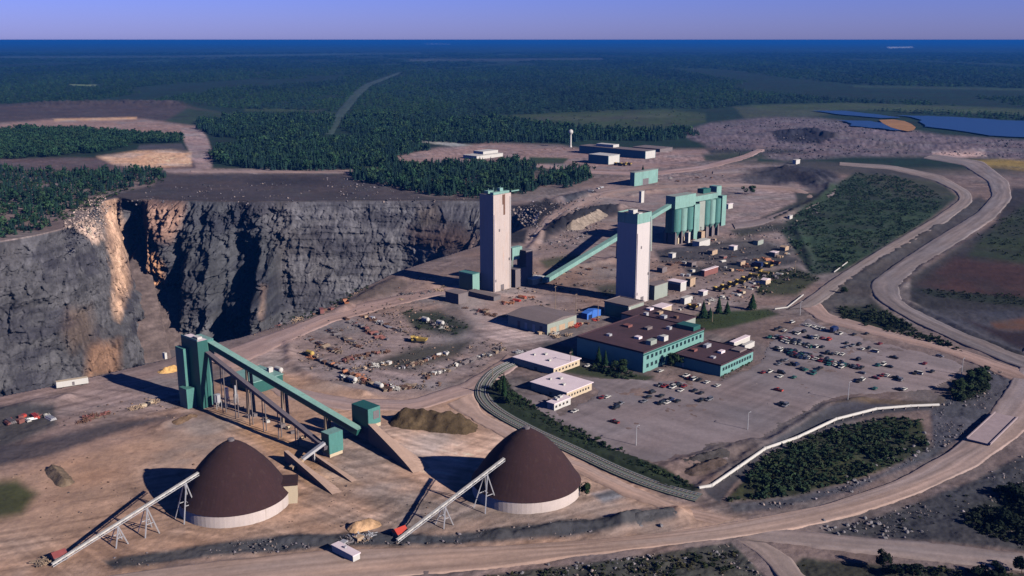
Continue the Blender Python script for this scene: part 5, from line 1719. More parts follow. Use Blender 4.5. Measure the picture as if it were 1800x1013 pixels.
for lst, conv, where, gname in ((CARS_A, cr6, 'in the packed upper rows of the lot', 'cars in the packed rows'), (CARS_B, cr6, 'standing loose on the right half of the lot', 'cars scattered over the right of the lot'),
                                (CARS_C, cr4, 'on the lot below the two mint buildings', 'cars below the mint buildings')):
    for i, (x, y, pnt) in enumerate(lst):
        X_, Y_ = conv(x, y)
        kind = ('sedan', 'sedan', 'pickup', 'sedan', 'van')[(i * 7 + len(lst)) % 5]
        kn = {'sedan': 'car', 'pickup': 'pickup truck', 'van': 'van'}[kind]
        rot = GRID - math.pi / 2 + random.uniform(-.08, .08) + (math.pi if random.random() < .5 else 0)
        if lst is CARS_B and i % 3 == 0:
            rot += math.pi / 2
        park(X_, Y_, pnt, kind, '%s %s %s' % (NAMES[pnt], kn, where), gname, rot)
park(*cr6(305, 662), 'red', 'pickup', 'bright red pickup alone in the middle of the empty lot', None, GRID)
park(*cr4(500, 966), 'red_car', 'pickup', 'dark red pickup alone near the lower left edge of the lot', None, GRID)
park(*cr6(1065, 357), 'white', 'van', 'big white van at the right end of the packed rows', None, GRID)
park(*cr6(795, 216), 'white', 'pickup', 'white pickup beside the navy box truck at the top of the lot', None, GRID - math.pi / 2)
park(*cr6(708, 262), 'red', 'van', 'bright red van at the end of the third packed row', None, GRID - math.pi / 2)


# box truck, haul trucks, loaders
def truck(x, y, rot, body, cabm, label, group=None, scale=1.0, name='haul_truck', dump=True):
    q = at(x, y)
    e_ = empty(name, (q.x, q.y, .1), label, 'truck', group)
    e_.rotation_euler = (0, 0, rot)
    e_.scale = (scale,) * 3

    def part(n_, mb, mt):
        me = mb.build(n_, mt)
        me.parent = e_
        return me
    X, Yv = Vector((1, 0, 0)), Vector((0, 1, 0))
    b = MB()
    b.box(Vector((-1.1, -3.8, 0)), X * 2.2, Yv * 7.4, .7, 1.1)
    part('chassis', b, 'steel_dark')
    b = MB()
    if dump:
        vs = [(-1.3, -3.9, 1.6), (1.3, -3.9, 1.6), (1.3, 1.3, 1.2), (-1.3, 1.3, 1.2), (-1.6, -4.4, 2.9), (1.6, -4.4, 2.9), (1.6, 1.8, 3.0), (-1.6, 1.8, 3.0)]
        b.add(vs, [(0, 1, 5, 4), (1, 2, 6, 5), (2, 3, 7, 6), (3, 0, 4, 7), (3, 2, 1, 0), (0, 1, 2, 3)])
        b.box(Vector((-1.5, 1.81, 0)), X * 3, Yv * 1.9, 3.02, 3.2)
        part('dump_body', b, body)
    else:
        b.box(Vector((-1.25, -4.0, 0)), X * 2.5, Yv * 5.6, 1.11, 3.7)
        part('cargo_box', b, body)
    b = MB()
    b.box(Vector((-1.1, 1.9, 0)), X * 2.2, Yv * 1.5, 1.11, 2.8)
    b.box(Vector((-1.1, 3.403, 0)), X * 2.2, Yv * .8, .7, 1.7)
    part('cab', b, cabm)
    b = MB()
    b.box(Vector((-.95, 3.41, 0)), X * 1.9, Yv * .06, 1.9, 2.6)
    part('windscreen', b, 'glass')
    for yy in (-2.6, 2.6):
        for sx in (-1, 1):
            b = MB()
            b.tube((sx * .9, yy, .75), (sx * 1.45, yy, .75), .85, 14)
            part('wheel', b, 'tyre')
    return e_


truck(*cr6(748, 198), GRID - math.pi / 2, 'navy', 'navy', 'navy blue box truck at the top of the parking lot', None, 1.2, 'box_truck', False)
for k, (x, y) in enumerate([(1262, 512), (1274, 508), (1287, 503), (1300, 499), (1310, 494), (1324, 488), (1332, 478), (1342, 484), (1350, 470)]):
    truck(x, y, GRID + .3 * math.sin(k * 3), 'yellow', 'yellow', 'yellow haul truck in the row along the equipment yard', 'yellow haul trucks in the equipment yard', 1.15)
truck(1216, 543, GRID, 'yellow', 'white', 'yellow truck with a white cab parked beside the spruces', None, 1.1)
truck(1208, 530, GRID + 1.2, 'white', 'white', 'white box truck between the lean-to and the spruces', None, 1.1, 'box_truck', False)
truck(1362, 466, GRID, 'orange', 'orange', 'orange dump truck at the far end of the equipment yard', None, 1.2)
truck(1330, 470, GRID, 'navy', 'navy', 'dark blue flat truck lying in the middle of the equipment yard', None, 1.4, 'box_truck', False)
truck(608, 536, R(20), 'orange', 'orange', 'orange truck beside the yard road on the pit rim', None, 1.25)
truck(565, 552, R(20), 'red_brown', 'white', 'dark red truck with a white cab on the pit rim', None, 1.25, 'box_truck', False)
truck(738, 603, R(70), 'yellow', 'yellow', 'bright yellow dump truck in the middle of the junk yard', None, 1.3)
truck(726, 600, R(10), 'yellow', 'yellow', 'yellow loader truck next to the bright dump truck in the junk yard', None, 1.0)
for k, (x, y) in enumerate([(1085, 291), (1095, 292), (1104, 291)]):
    truck(x, y, GRID, 'yellow', 'yellow', 'yellow machine parked in front of the blue sheds', 'yellow machines by the blue sheds', 1.6)

# white trailer at the pit foot
a_, b_ = at(100, 685), at(156, 676)
d_ = (b_ - a_).normalized()
s_ = Vector((-d_.y, d_.x, 0))
e = empty('long_trailer', a_, 'long white trailer parked below the rock face', 'trailer')
flat_box(e, 'body', 'white', a_, d_ * (b_ - a_).length, s_ * 3.5, .9, 4.6, 'cream')
for t in (.15, .8):
    for o_ in (.3, 2.6):
        k = a_ + d_ * (b_ - a_).length * t + s_ * o_
        b = MB()
        b.tube(k + Vector((0, 0, .45)), k + s_ * .6 + Vector((0, 0, .45)), .45, 10)
        b.build('wheel', 'tyre', e)
k = a_ + d_ * 9 - s_ * .1
flat_box(e, 'door', 'steel_dark', k, d_ * 1.4, s_ * .097, 1.2, 3.4)


# ---------------------------------------------------------------- stored steel, scrap and crates of the junk yard
def scrap_proto(kind, m):
    b = MB()
    X, Yv = Vector((1, 0, 0)), Vector((0, 1, 0))
    if kind == 'pipe_bundle':
        for i in range(4):
            b.tube((-1.5 + i, -4, .5), (-1.5 + i, 4, .5), .48, 8)
        for i in range(3):
            b.tube((-1.0 + i, -4.2, 1.36), (-1.0 + i, 3.8, 1.36), .48, 8)
    elif kind == 'steel_crate':
        b.box(Vector((-1.6, -1.8, 0)), X * 3.2, Yv * 3.6, -.3, 2.0)
        for z in (.3, 1.2):
            b.box(Vector((-1.68, -1.88, 0)), X * 3.36, Yv * 3.76, z, z + .22)
    elif kind == 'cable_drum':
        for x in (-1, .8):
            b.tube((x, 0, 1.2), (x + .2, 0, 1.2), 1.25, 16)
        b.tube((-.8, 0, 1.2), (.8, 0, 1.2), .7, 12)
    elif kind == 'scrap_heap':
        r = random.Random(len(m) * 3 + len(kind))
        for i in range(22):
            p_ = Vector((r.gauss(0, 1.7), r.gauss(0, 1.7), r.uniform(.1, 1.4)))
            d_ = Vector((r.gauss(0, 1), r.gauss(0, 1), r.gauss(0, .35))).normalized() * r.uniform(.8, 2.4)
            b.beam(p_ - d_, p_ + d_, r.uniform(.2, .8), r.uniform(.15, .6))
    elif kind == 'steel_beam':
        for x in (-.9, 0, .9):
            b.beam((x, -4.5, .15), (x, 4.5, .15), .5, .12)
            b.beam((x, -4.5, .45), (x, 4.5, .45), .1, .5)
            b.beam((x, -4.5, .76), (x, 4.5, .76), .5, .12)
    elif kind == 'steel_tank':
        prof = [(0.05, -2.4), (.8, -2.3), (1.1, -1.9), (1.1, 1.9), (.8, 2.3), (.05, 2.4)]
        n = 12
        vs, fs = [], []
        for r_, y_ in prof:
            for k in range(n):
                a = 2 * math.pi * k / n
                vs.append((r_ * math.cos(a), y_, 1.5 + r_ * math.sin(a)))
        for i in range(len(prof) - 1):
            for k in range(n):
                fs.append((i * n + k, (i + 1) * n + k, (i + 1) * n + (k + 1) % n, i * n + (k + 1) % n))
        b.add(vs, fs)
        for y_ in (-1.4, 1.2):
            b.box(Vector((-.8, y_, 0)), X * 1.6, Yv * .3, -.3, .7)
    return b


SCRAP = {}
CATS = {'pipe_bundle': 'pipes', 'steel_crate': 'crate', 'cable_drum': 'cable drum', 'scrap_heap': 'scrap heap', 'steel_beam': 'steel beams', 'steel_tank': 'tank'}


def put(kind, m, x, y, rot, sc, label, group):
    key = (kind, m)
    if key not in SCRAP:
        o = scrap_proto(kind, m).build(kind, m)
        SCRAP[key] = o
    else:
        o = SCRAP[key].copy()
        COL.objects.link(o)
    q = at(x, y)
    o.location = (q.x, q.y, .1)
    o.rotation_euler = (0, 0, rot)
    o.scale = (sc,) * 3
    return tag(o, label, CATS[kind], group)


COLN = {'rust': 'rusty', 'steel': 'silvery', 'white': 'white', 'orange': 'orange', 'red_brown': 'faded red', 'steel_dark': 'dark', 'timber': 'grey brown', 'yellow': 'yellow', 'tan': 'tan', 'blue': 'blue', 'conc_grey': 'grey', 'red': 'red', 'teal': 'teal', 'cream': 'cream'}
KN = {'pipe_bundle': 'pipe bundle', 'steel_crate': 'crate', 'cable_drum': 'cable drum', 'scrap_heap': 'scrap heap', 'steel_beam': 'beam stack', 'steel_tank': 'tank'}
ROWS = [
    # start, end, count, kinds, colours, where, jitter px
    ((541, 596), (600, 622), 9, ('pipe_bundle', 'scrap_heap', 'steel_beam'), ('steel_dark', 'rust', 'steel_dark', 'timber'), 'in the first slanting row of the junk yard', 3),
    ((576, 580), (632, 610), 9, ('pipe_bundle', 'steel_beam', 'scrap_heap'), ('rust', 'steel_dark', 'timber', 'steel_dark'), 'in the second slanting row of the junk yard', 3),
    ((606, 560), (680, 600), 12, ('scrap_heap', 'pipe_bundle', 'steel_crate'), ('steel_dark', 'rust', 'red_brown', 'steel_dark'), 'in the third slanting row of the junk yard', 4),
    ((636, 556), (712, 586), 10, ('steel_beam', 'scrap_heap', 'steel_crate'), ('steel_dark', 'tan', 'steel', 'rust'), 'in the fourth slanting row of the junk yard', 4),
    ((602, 636), (684, 618), 12, ('steel_crate', 'scrap_heap', 'steel_tank'), ('red_brown', 'tan', 'rust', 'steel_dark'), 'in the reddish row at the middle of the junk yard', 5),
    ((620, 652), (690, 640), 10, ('steel_crate', 'cable_drum', 'scrap_heap'), ('tan', 'steel_dark', 'white', 'rust'), 'below the reddish row of the junk yard', 5),
    ((700, 650), (790, 622), 14, ('steel_crate', 'cable_drum', 'scrap_heap', 'steel_tank'), ('steel_dark', 'timber', 'tan', 'steel', 'rust', 'white', 'steel_dark'), 'along the inner curved row of the junk yard', 4),
    ((745, 666), (885, 614), 30, ('steel_crate', 'scrap_heap', 'cable_drum', 'pipe_bundle'), ('conc_grey', 'steel_dark', 'steel_dark', 'rust', 'white', 'timber', 'steel_dark'), 'along the outer curved row of the junk yard', 5),
    ((536, 622), (640, 668), 18, ('scrap_heap', 'steel_crate', 'steel_tank'), ('steel_dark', 'rust', 'timber', 'orange', 'steel_dark'), 'along the dark lower bank of the junk yard', 6),
    ((600, 664), (700, 684), 14, ('scrap_heap', 'steel_crate', 'cable_drum'), ('red_brown', 'rust', 'steel_dark', 'white', 'timber'), 'along the bottom edge of the junk yard', 5),
    ((670, 686), (745, 680), 9, ('scrap_heap', 'pipe_bundle'), ('steel_dark', 'rust', 'timber'), 'scattered under the junk yard loop', 4),
    ((480, 572), (590, 545), 10, ('scrap_heap', 'steel_crate'), ('red_brown', 'steel_dark', 'tan', 'rust'), 'strewn along the pit rim by the yard road', 4),
    ((880, 535), (935, 520), 9, ('scrap_heap', 'pipe_bundle', 'steel_crate'), ('orange', 'red', 'red_brown', 'orange'), 'in the orange stack before the rust stained tower', 5),
    ((1000, 580), (1060, 560), 9, ('scrap_heap', 'steel_crate'), ('red_brown', 'rust', 'red', 'tan'), 'between the grey warehouse and the blue shelter', 4),
    ((840, 545), (870, 555), 4, ('scrap_heap',), ('red_brown', 'rust'), 'on the open yard left of the grey warehouse', 4),
    ((1120, 562), (1160, 556), 5, ('scrap_heap', 'steel_crate'), ('orange', 'rust', 'tan'), 'between the hoist house and the cream shed', 3),
    ((10, 742), (85, 735), 12, ('scrap_heap', 'steel_crate', 'pipe_bundle'), ('steel', 'white', 'red', 'steel_dark', 'red_brown'), 'in the dump at the left edge below the rock face', 9),
    ((146, 742), (188, 730), 8, ('scrap_heap', 'steel_beam'), ('red_brown', 'timber', 'rust'), 'in the reddish ring of scrap on the sand', 5),
    ((228, 722), (275, 708), 6, ('scrap_heap', 'steel_crate'), ('tan', 'cream', 'timber'), 'left of the dark loading tower', 3),
    ((1180, 500), (1230, 470), 6, ('scrap_heap', 'steel_crate'), ('white', 'steel_dark', 'steel'), 'beyond the teal annex', 6),
    ((1260, 530), (1340, 490), 14, ('scrap_heap', 'steel_crate', 'steel_tank', 'pipe_bundle'), ('steel_dark', 'red_brown', 'tan', 'white', 'steel'), 'along the near side of the equipment yard', 7),
    ((1270, 480), (1390, 445), 16, ('scrap_heap', 'pipe_bundle', 'steel_crate'), ('orange', 'rust', 'tan', 'steel_dark', 'white'), 'along the far side of the equipment yard', 8),
    ((1195, 425), (1260, 420), 8, ('scrap_heap', 'steel_crate'), ('rust', 'red_brown', 'tan'), 'under the mint ore bins', 5),
    ((605, 955), (660, 945), 7, ('scrap_heap', 'steel_crate'), ('timber', 'steel', 'steel_dark', 'tan'), 'beside the lilac roofed hut', 6),
    ((65, 990), (110, 985), 5, ('scrap_heap',), ('timber', 'steel_dark', 'tan'), 'around the foot of the left belt conveyor', 6),
    ((405, 715), (560, 782), 14, ('steel_crate', 'cable_drum'), ('white', 'tan', 'cream', 'conc_grey'), 'under the trestles of the purple grey conveyor', 8),
    ((905, 622), (950, 618), 6, ('steel_crate', 'scrap_heap'), ('white', 'steel_dark', 'steel'), 'behind the uppermost white office', 3),
    ((945, 588), (1000, 592), 7, ('steel_crate', 'scrap_heap'), ('white', 'steel_dark', 'tan'), 'in front of the grey warehouse', 4),
]
ROWS += [
    ((1175, 470), (1330, 455), 16, ('scrap_heap', 'pipe_bundle', 'steel_beam'), ('steel_dark', 'conc_grey', 'rust', 'white'), 'on the open ground right of the white capped tower', 9),
    ((1190, 545), (1260, 528), 9, ('steel_crate', 'steel_tank', 'scrap_heap'), ('cream', 'white', 'rust', 'steel_dark'), 'between the cream shed and the yellow trucks', 5),
    ((1300, 520), (1400, 470), 16, ('steel_crate', 'scrap_heap', 'pipe_bundle'), ('white', 'tan', 'steel_dark', 'cream', 'red_brown'), 'along the lower right lane of the equipment yard', 6),
    ((960, 480), (1080, 470), 8, ('scrap_heap', 'pipe_bundle'), ('rust', 'steel_dark', 'timber'), 'under the pale teal conveyor', 9),
    ((925, 470), (950, 500), 6, ('scrap_heap', 'steel_crate'), ('cream', 'white', 'steel_dark'), 'around the white crusher house', 5),
    ((1000, 348), (1060, 330), 10, ('pipe_bundle', 'steel_crate'), ('steel', 'conc_grey', 'white'), 'laid out beside the road above the dark cut', 6),
    ((1140, 318), (1290, 312), 10, ('scrap_heap', 'steel_crate'), ('steel_dark', 'rust', 'white'), 'along the road behind the ore bins', 6),
    ((820, 545), (890, 560), 8, ('scrap_heap', 'steel_crate'), ('steel_dark', 'timber', 'rust'), 'on the dusty yard before the grey warehouse', 6),
    ((740, 560), (790, 580), 8, ('scrap_heap', 'cable_drum'), ('steel_dark', 'white', 'timber'), 'on the green patch of the junk yard', 6),
    ((950, 262), (1010, 262), 6, ('scrap_heap', 'steel_crate'), ('tan', 'red_brown', 'timber'), 'around the foot of the water tower', 4),
    ((700, 525), (790, 505), 8, ('scrap_heap',), ('timber', 'steel_dark', 'tan'), 'along the upper pit rim yard', 7),
]
for (a0, a1, n, kinds, cols, where, jit) in ROWS:
    n = int(n * (1.6 if 'junk' in where else 1))
    jit = jit * (.55 if 'junk' in where else 1)
    for i in range(n):
        t = (i + .5) / n
        x = a0[0] + (a1[0] - a0[0]) * t + random.uniform(-jit, jit)
        y = a0[1] + (a1[1] - a0[1]) * t + random.uniform(-jit, jit) * .7
        kd = kinds[(i * 5 + int(x)) % len(kinds)]
        cm = cols[(i * 3 + int(y)) % len(cols)]
        put(kd, cm, x, y, random.uniform(0, 3.1) if kd == 'scrap_heap' else GRID + random.choice((0, 1.57)) + random.uniform(-.3, .3), random.uniform(.55, 1.0),
            '%s %s %s' % (COLN[cm], KN[kd], where), 'stored goods ' + where)
for k, (x, y, m) in enumerate([(545, 626, 'yellow'), (774, 572, 'white'), (748, 566, 'white'), (620, 672, 'white'), (666, 683, 'white'), (478, 672, 'white'), (490, 655, 'white')]):
    put('steel_tank', m, x, y, GRID, 1.5, ['yellow tank at the left end of the junk yard', 'white tank by the green patch, right one of two', 'white tank by the green patch, left one of two', 'white tank near the lower bank of the junk yard',
                                           'white tank at the bottom edge of the junk yard', 'white tank behind the long teal conveyor', 'white tank near the roof of the dark green shed'][k], None)


# boulders beside the haul road
def boulder_proto(s):
    r = random.Random(s)
    b = MB()
    n, m = 9, 6
    vs, fs = [], []
    for i in range(m + 1):
        ph = math.pi * i / m
        for k in range(n):
            a = 2 * math.pi * k / n
            rr = 1 + r.uniform(-.22, .22)
            vs.append((rr * math.sin(ph) * math.cos(a) * 1.2, rr * math.sin(ph) * math.sin(a), .35 + rr * math.cos(ph) * .75))
    for i in range(m):
        for k in range(n):
            fs.append((i * n + k, (i + 1) * n + k, (i + 1) * n + (k + 1) % n, i * n + (k + 1) % n))
    b.add(vs, fs)
    return b.build('boulder', 'stone')


protos = [boulder_proto(k) for k in range(4)]
spots = []
for k in range(44):
    t = random.random()
    x = 1490 + 150 * t + random.gauss(0, 8)
    y = 862 - 78 * t + random.gauss(-10, 9)
    spots.append((x, y, random.uniform(.35, 1.05), 'pale boulder strewn between the green thicket and the haul road', 'boulders below the thicket'))
for k in range(26):
    x = random.uniform(1090, 1185)
    spots.append((x, 925 - (x - 1090) * .2 + random.gauss(0, 6), random.uniform(.5, 1.2), 'grey boulder on the rubble heap by the sandy road', 'boulders on the rubble heap'))
for k in range(26):
    x = random.uniform(1440, 1620)
    spots.append((x, 925 + (x - 1440) * .05 + random.gauss(0, 10), random.uniform(.4, 1.1), 'grey boulder in the rubble between haul road and branch road', 'boulders by the branch road'))
for k in range(20):
    x = random.uniform(900, 1340)
    spots.append((x, 998 - (x - 900) * .08 + abs(random.gauss(0, 8)), random.uniform(.4, 1.0), 'grey boulder in the scrub at the bottom edge', 'boulders in the bottom scrub'))
for i, (x, y, sc, lb, gp) in enumerate(spots):
    o = protos[i] if i < 4 else protos[i % 4].copy()
    if i >= 4:
        COL.objects.link(o)
    q = at(x, y)
    o.location = (q.x, q.y, 0)
    o.rotation_euler = (random.uniform(-.2, .2), random.uniform(-.2, .2), random.uniform(0, 6))
    o.scale = (sc, sc, sc)
    tag(o, lb, 'boulder', gp)


# poles
def pole(x, y, h, label, arm=0):
    q = at(x, y)
    e_ = empty('utility_pole' if not arm else 'lamp_post', q, label, 'pole' if not arm else 'lamp post')
    b = MB()
    b.tube(q + Vector((0, 0, -.5)), q + Vector((0, 0, h)), .28, 8, 0, .16)
    b.build('shaft', 'timber' if not arm else 'steel', e_)
    b = MB()
    if arm:
        b.beam(q + Vector((0, 0, h - .1)), q + U * 2 + Vector((0, 0, h + .2)), .18, .18)
        b.beam(q + U * 1.6 + Vector((0, 0, h + .1)), q + U * 2.5 + Vector((0, 0, h + .1)), .5, .3)
        b.build('lamp_arm', 'steel', e_)
    else:
        b.beam(q - U * 1.6 + Vector((0, 0, h - .9)), q + U * 1.6 + Vector((0, 0, h - .9)), .2, .25)
        b.build('crossarm', 'timber', e_)


for x, y, h, l in [(976, 545, 20, 'tall pole behind the grey warehouse, left one of two'), (1012, 560, 20, 'tall pole beside the warehouse corner, right one of two'), (1252, 566, 12, 'pole standing on the lawn under the spruces'),
                   (1397, 484, 14, 'pole at the right end of the equipment yard'), (1051, 562, 16, 'pole beside the blue shelter'), (866, 668, 9, 'pole on the grass inside the railway curve'), (1003, 648, 12, 'pole before the uppermost white office')]:
    pole(x, y, h, l)
for x, y, h, l in [(1118, 784, 11, 'lamp post near the lower left edge of the lot'), (1314, 756, 10, 'lamp post in the lower middle of the lot'), (1490, 706, 12, 'lamp post on the bank at the lot corner'), (1406, 555, 11, 'lamp post at the upper entrance of the lot'),
                   (1690, 660, 11, 'lamp post at the far right corner of the lot')]:
    pole(x, y, h, l, 1)


# guard rails
def guard(pl, label):
    P_ = [lift(x, y, .9) for x, y in pl]
    e_ = empty('guard_rail', (P_[0].x, P_[0].y, 0), label, 'guard rail')
    b = MB()
    for a_, b_ in zip(P_, P_[1:]):
        b.beam(a_, b_, .5, .9)
    b.build('rail', 'white', e_)
    b = MB()
    for a_, b_ in zip(P_, P_[1:]):
        n = max(2, int((b_ - a_).length / 4))
        for i in range(n):
            k = a_.lerp(b_, i / n)
            b.beam(Vector((k.x, k.y, -.5)), Vector((k.x, k.y, .44)), .25, .25)
    b.build('posts', 'steel', e_)


guard([(1362, 545), (1384, 542), (1412, 520)], 'white guard rail bending round the junction above the lot')
guard([(1466, 480), (1490, 462)], 'short white guard rail beside the green slope')


# ---------------------------------------------------------------- trees
def spruce(seed, layers=6, sides=8, tuft=True):
    """unit conifer: height 1, drooping ragged tiers with gaps; returns verts, tris"""
    r = np.random.default_rng(seed)
    vs, ts = [], []
    for L_ in range(layers):
        t = L_ / (layers - 1)
        z0 = .10 + .80 * t
        rad = .19 * (1 - t) ** .85 + .02
        zt = min(z0 + .26 - .08 * t, 1.0)
        tip = len(vs)
        vs.append((r.normal(0, .008), r.normal(0, .008), zt))
        ring = []
        a0 = r.uniform(0, 6)
        for k in range(sides * 2):
            a = a0 + math.pi * k / sides
            rr = rad * ((1.0 if k % 2 == 0 else .52) + r.normal(0, .13))
            ring.append(len(vs))
            vs.append((rr * math.cos(a), rr * math.sin(a), z0 - (.035 if k % 2 == 0 else -.02) + r.normal(0, .012)))
        for k in range(sides * 2):
            ts.append((tip, ring[k], ring[(k + 1) % (sides * 2)]))
    return np.array(vs), np.array(ts)


def broadleaf(seed, n=90, leaf=.13):
    """unit broadleaf: height 1, leaf clumps spread through several lobes"""
    r = np.random.default_rng(seed)
    lobes = [(r.normal(0, .17), r.normal(0, .17), r.uniform(.35, .85), r.uniform(.14, .25)) for _ in range(9)]
    vs, ts = [], []
    for i in range(n):
        x, y, z, s_ = lobes[i % len(lobes)]
        d = r.normal(0, 1, 3)
        d /= np.linalg.norm(d)
        c_ = np.array((x, y, z)) + d * s_ * r.uniform(.6, 1.05)
        c_[2] = np.clip(c_[2], .06, 1.0)
        o = len(vs)
        k1 = np.cross(d, r.normal(0, 1, 3))
        k1 /= np.linalg.norm(k1)
        k2 = np.cross(d, k1)
        l = leaf * r.uniform(.6, 1.3)
        vs += [c_ + k1 * l, c_ - k1 * l * .5 + k2 * l * .9, c_ - k1 * l * .5 - k2 * l * .9 + d * l * .3]
        ts.append((o, o + 1, o + 2))
    return np.array(vs), np.array(ts)


def scatter_mesh(name, protos_, pos, hgt, wid, cols, matname, kind='stuff'):
    V_, F_, C_ = [], [], []
    off = 0
    pick = rng.integers(0, len(protos_), len(pos))
    rot = rng.uniform(0, 6.28, len(pos))
    for j, (pv, pt) in enumerate(protos_):
        i = np.nonzero(pick == j)[0]
        if not len(i):
            continue
        ca, sa = np.cos(rot[i]), np.sin(rot[i])
        x = (pv[None, :, 0] * ca[:, None] - pv[None, :, 1] * sa[:, None]) * wid[i][:, None] + pos[i, 0][:, None]
        y = (pv[None, :, 0] * sa[:, None] + pv[None, :, 1] * ca[:, None]) * wid[i][:, None] + pos[i, 1][:, None]
        z = pv[None, :, 2] * hgt[i][:, None] + pos[i, 2][:, None]
        V_.append(np.stack([x, y, z], -1).reshape(-1, 3))
        F_.append((pt[None] + (np.arange(len(i)) * len(pv))[:, None, None] + off).reshape(-1, 3))
        C_.append(np.repeat(cols[i], len(pv), 0))
        off += len(i) * len(pv)
    o = np_mesh(name, np.concatenate(V_), np.concatenate(F_), [matname], np.concatenate(C_), tris=True)
    return tag(o, kind=kind)


SPR = [spruce(k, 5, 5) for k in range(6)]
BRD = [broadleaf(k, 60) for k in range(6)]
C_SPR = np.array([alb(34, 58, 54), alb(40, 66, 56), alb(30, 52, 52), alb(48, 74, 60)])
C_BRD = np.array([alb(46, 78, 54), alb(54, 86, 56), alb(42, 70, 54), alb(62, 88, 58)])


def field(poly, spacing, jitter=.5):
    P_ = np.array([tuple(at(*q))[:2] for q in poly])
    xs = np.arange(P_[:, 0].min(), P_[:, 0].max(), spacing)
    ys = np.arange(P_[:, 1].min(), P_[:, 1].max(), spacing)
    gx, gy = np.meshgrid(xs, ys)
    X = gx.ravel() + rng.uniform(-jitter, jitter, gx.size) * spacing
    Y = gy.ravel() + rng.uniform(-jitter, jitter, gx.size) * spacing
    x, y = pxn(X, Y, np.zeros_like(X))
    wob = 5 * fbm(X / 40, Y / 40, 7, 3)
    k = inside(x + wob * 1.5, y + wob * .6, poly)
    return X[k], Y[k]


STANDS = [
    # outline, spacing, height, conifer?, density
    ([(345, 215), (420, 205), (560, 203), (588, 206), (578, 235), (560, 248), (500, 251), (440, 247), (380, 241), (345, 227)], 9.0, 15, True, .9),
    ([(372, 264), (440, 250), (560, 252), (640, 245), (700, 256), (760, 262), (700, 275), (692, 292), (600, 299), (480, 301), (400, 292), (368, 280)], 8.0, 15, True, .9),
    ([(606, 206), (880, 209), (960, 221), (1100, 231), (1200, 229), (1235, 239), (1150, 249), (1040, 248), (990, 252), (900, 251), (830, 253), (760, 251), (700, 249), (640, 242), (600, 227)], 10.0, 15, True, .9),
    ([(615, 306), (700, 294), (830, 289), (920, 286), (942, 296), (936, 320), (944, 336), (900, 346), (840, 349), (760, 345), (690, 330), (625, 319)], 7.0, 14, True, .92),
    ([(950, 301), (1030, 301), (1044, 316), (1000, 331), (948, 327)], 7.0, 13, True, .85),
    ([(-330, 240), (0, 234), (40, 227), (90, 229), (200, 233), (320, 241), (322, 251), (240, 253), (180, 270), (90, 275), (0, 283), (-330, 290)], 8.0, 12, False, .95),
    ([(-330, 306), (0, 298), (130, 302), (280, 300), (292, 310), (268, 324), (200, 334), (152, 350), (130, 380), (90, 402), (40, 414), (0, 423), (-330, 460)], 7.5, 11, True, .72),
]
stand_pts = []
for poly, sp, ht, con, dens in STANDS:
    X, Y = field(poly, sp)
    k = (rng.random(len(X)) < dens)
    k &= fbm(X / 34, Y / 34, 99, 4) > (-.42 if dens > .8 else -.18)
    con = np.where(rng.random(len(X)) < .22, not con, con)[k] if con else np.zeros(int(k.sum()), bool)
    X, Y = X[k], Y[k]
    h = ht * rng.uniform(.45, 1.3, len(X)) * (1 + .3 * fbm(X / 40, Y / 40, 103, 3))
    stand_pts.append((X, Y, h, con))
sx = np.concatenate([s_[0] for s_ in stand_pts])
sy = np.concatenate([s_[1] for s_ in stand_pts])
sh = np.concatenate([s_[2] for s_ in stand_pts])
sc_ = np.concatenate([s_[3] for s_ in stand_pts])
sid = np.concatenate([np.full(len(s_[0]), i) for i, s_ in enumerate(stand_pts)])
# the nearest conifers become trees of their own
dist = np.hypot(sx, sy)
vis = pxn(sx, sy, np.zeros_like(sx))[0]
order = np.argsort(np.where(sc_ & (vis > 0) & (vis < 1800), dist / sh, 1e9))[:250]
single = np.zeros(len(sx), bool)
single[order] = True
protos_t = []
for k in range(8):
    pv, pt = spruce(100 + k, 8, 7)
    n0 = len(pv)
    tv = np.array([(.018 * math.cos(a), .018 * math.sin(a), z) for z in (-.03, .55) for a in (0, 1.57, 3.14, 4.71)])
    tt = np.array([(j, (j + 1) % 4, 4 + (j + 1) % 4) for j in range(4)] + [(j, 4 + (j + 1) % 4, 4 + j) for j in range(4)]) + n0
    av, af = np.concatenate([pv, tv]), np.concatenate([pt, tt])
    base = C_SPR[k % 4]
    cl = np.tile(base, (len(av), 1)) * np.random.default_rng(k).uniform(.7, 1.35, len(av))[:, None]
    me = np_mesh('spruce_tree', av, af, ['needles', 'trunk'], cl, tris=True, matidx=[0] * len(pt) + [1] * len(tt), link=False)
    protos_t.append(me)
TL = {0: 'dark spruce in the belt left of the straight forest road', 1: 'dark spruce in the stand right of the dusty crossroads', 2: 'dark spruce in the belt under the bright meadow', 3: 'dark spruce in the dense stand behind the rust stained tower',
      4: 'dark spruce in the small stand right of the rust stained tower', 6: 'dark spruce on the pit rim above the left rock face'}
for i in order:
    o = bpy.data.objects.new('spruce_tree', protos_t[int(rng.integers(0, 8))])
    COL.objects.link(o)
    o.location = (sx[i], sy[i], -.2)
    h = sh[i]
    o.scale = (h * rng.uniform(1.0, 1.5), h * rng.uniform(1.0, 1.5), h)
    o.rotation_euler = (0, 0, rng.uniform(0, 6))
    tag(o, TL[int(sid[i])], 'tree', TL[int(sid[i])].replace('dark spruce', 'spruces'))
rest = ~single
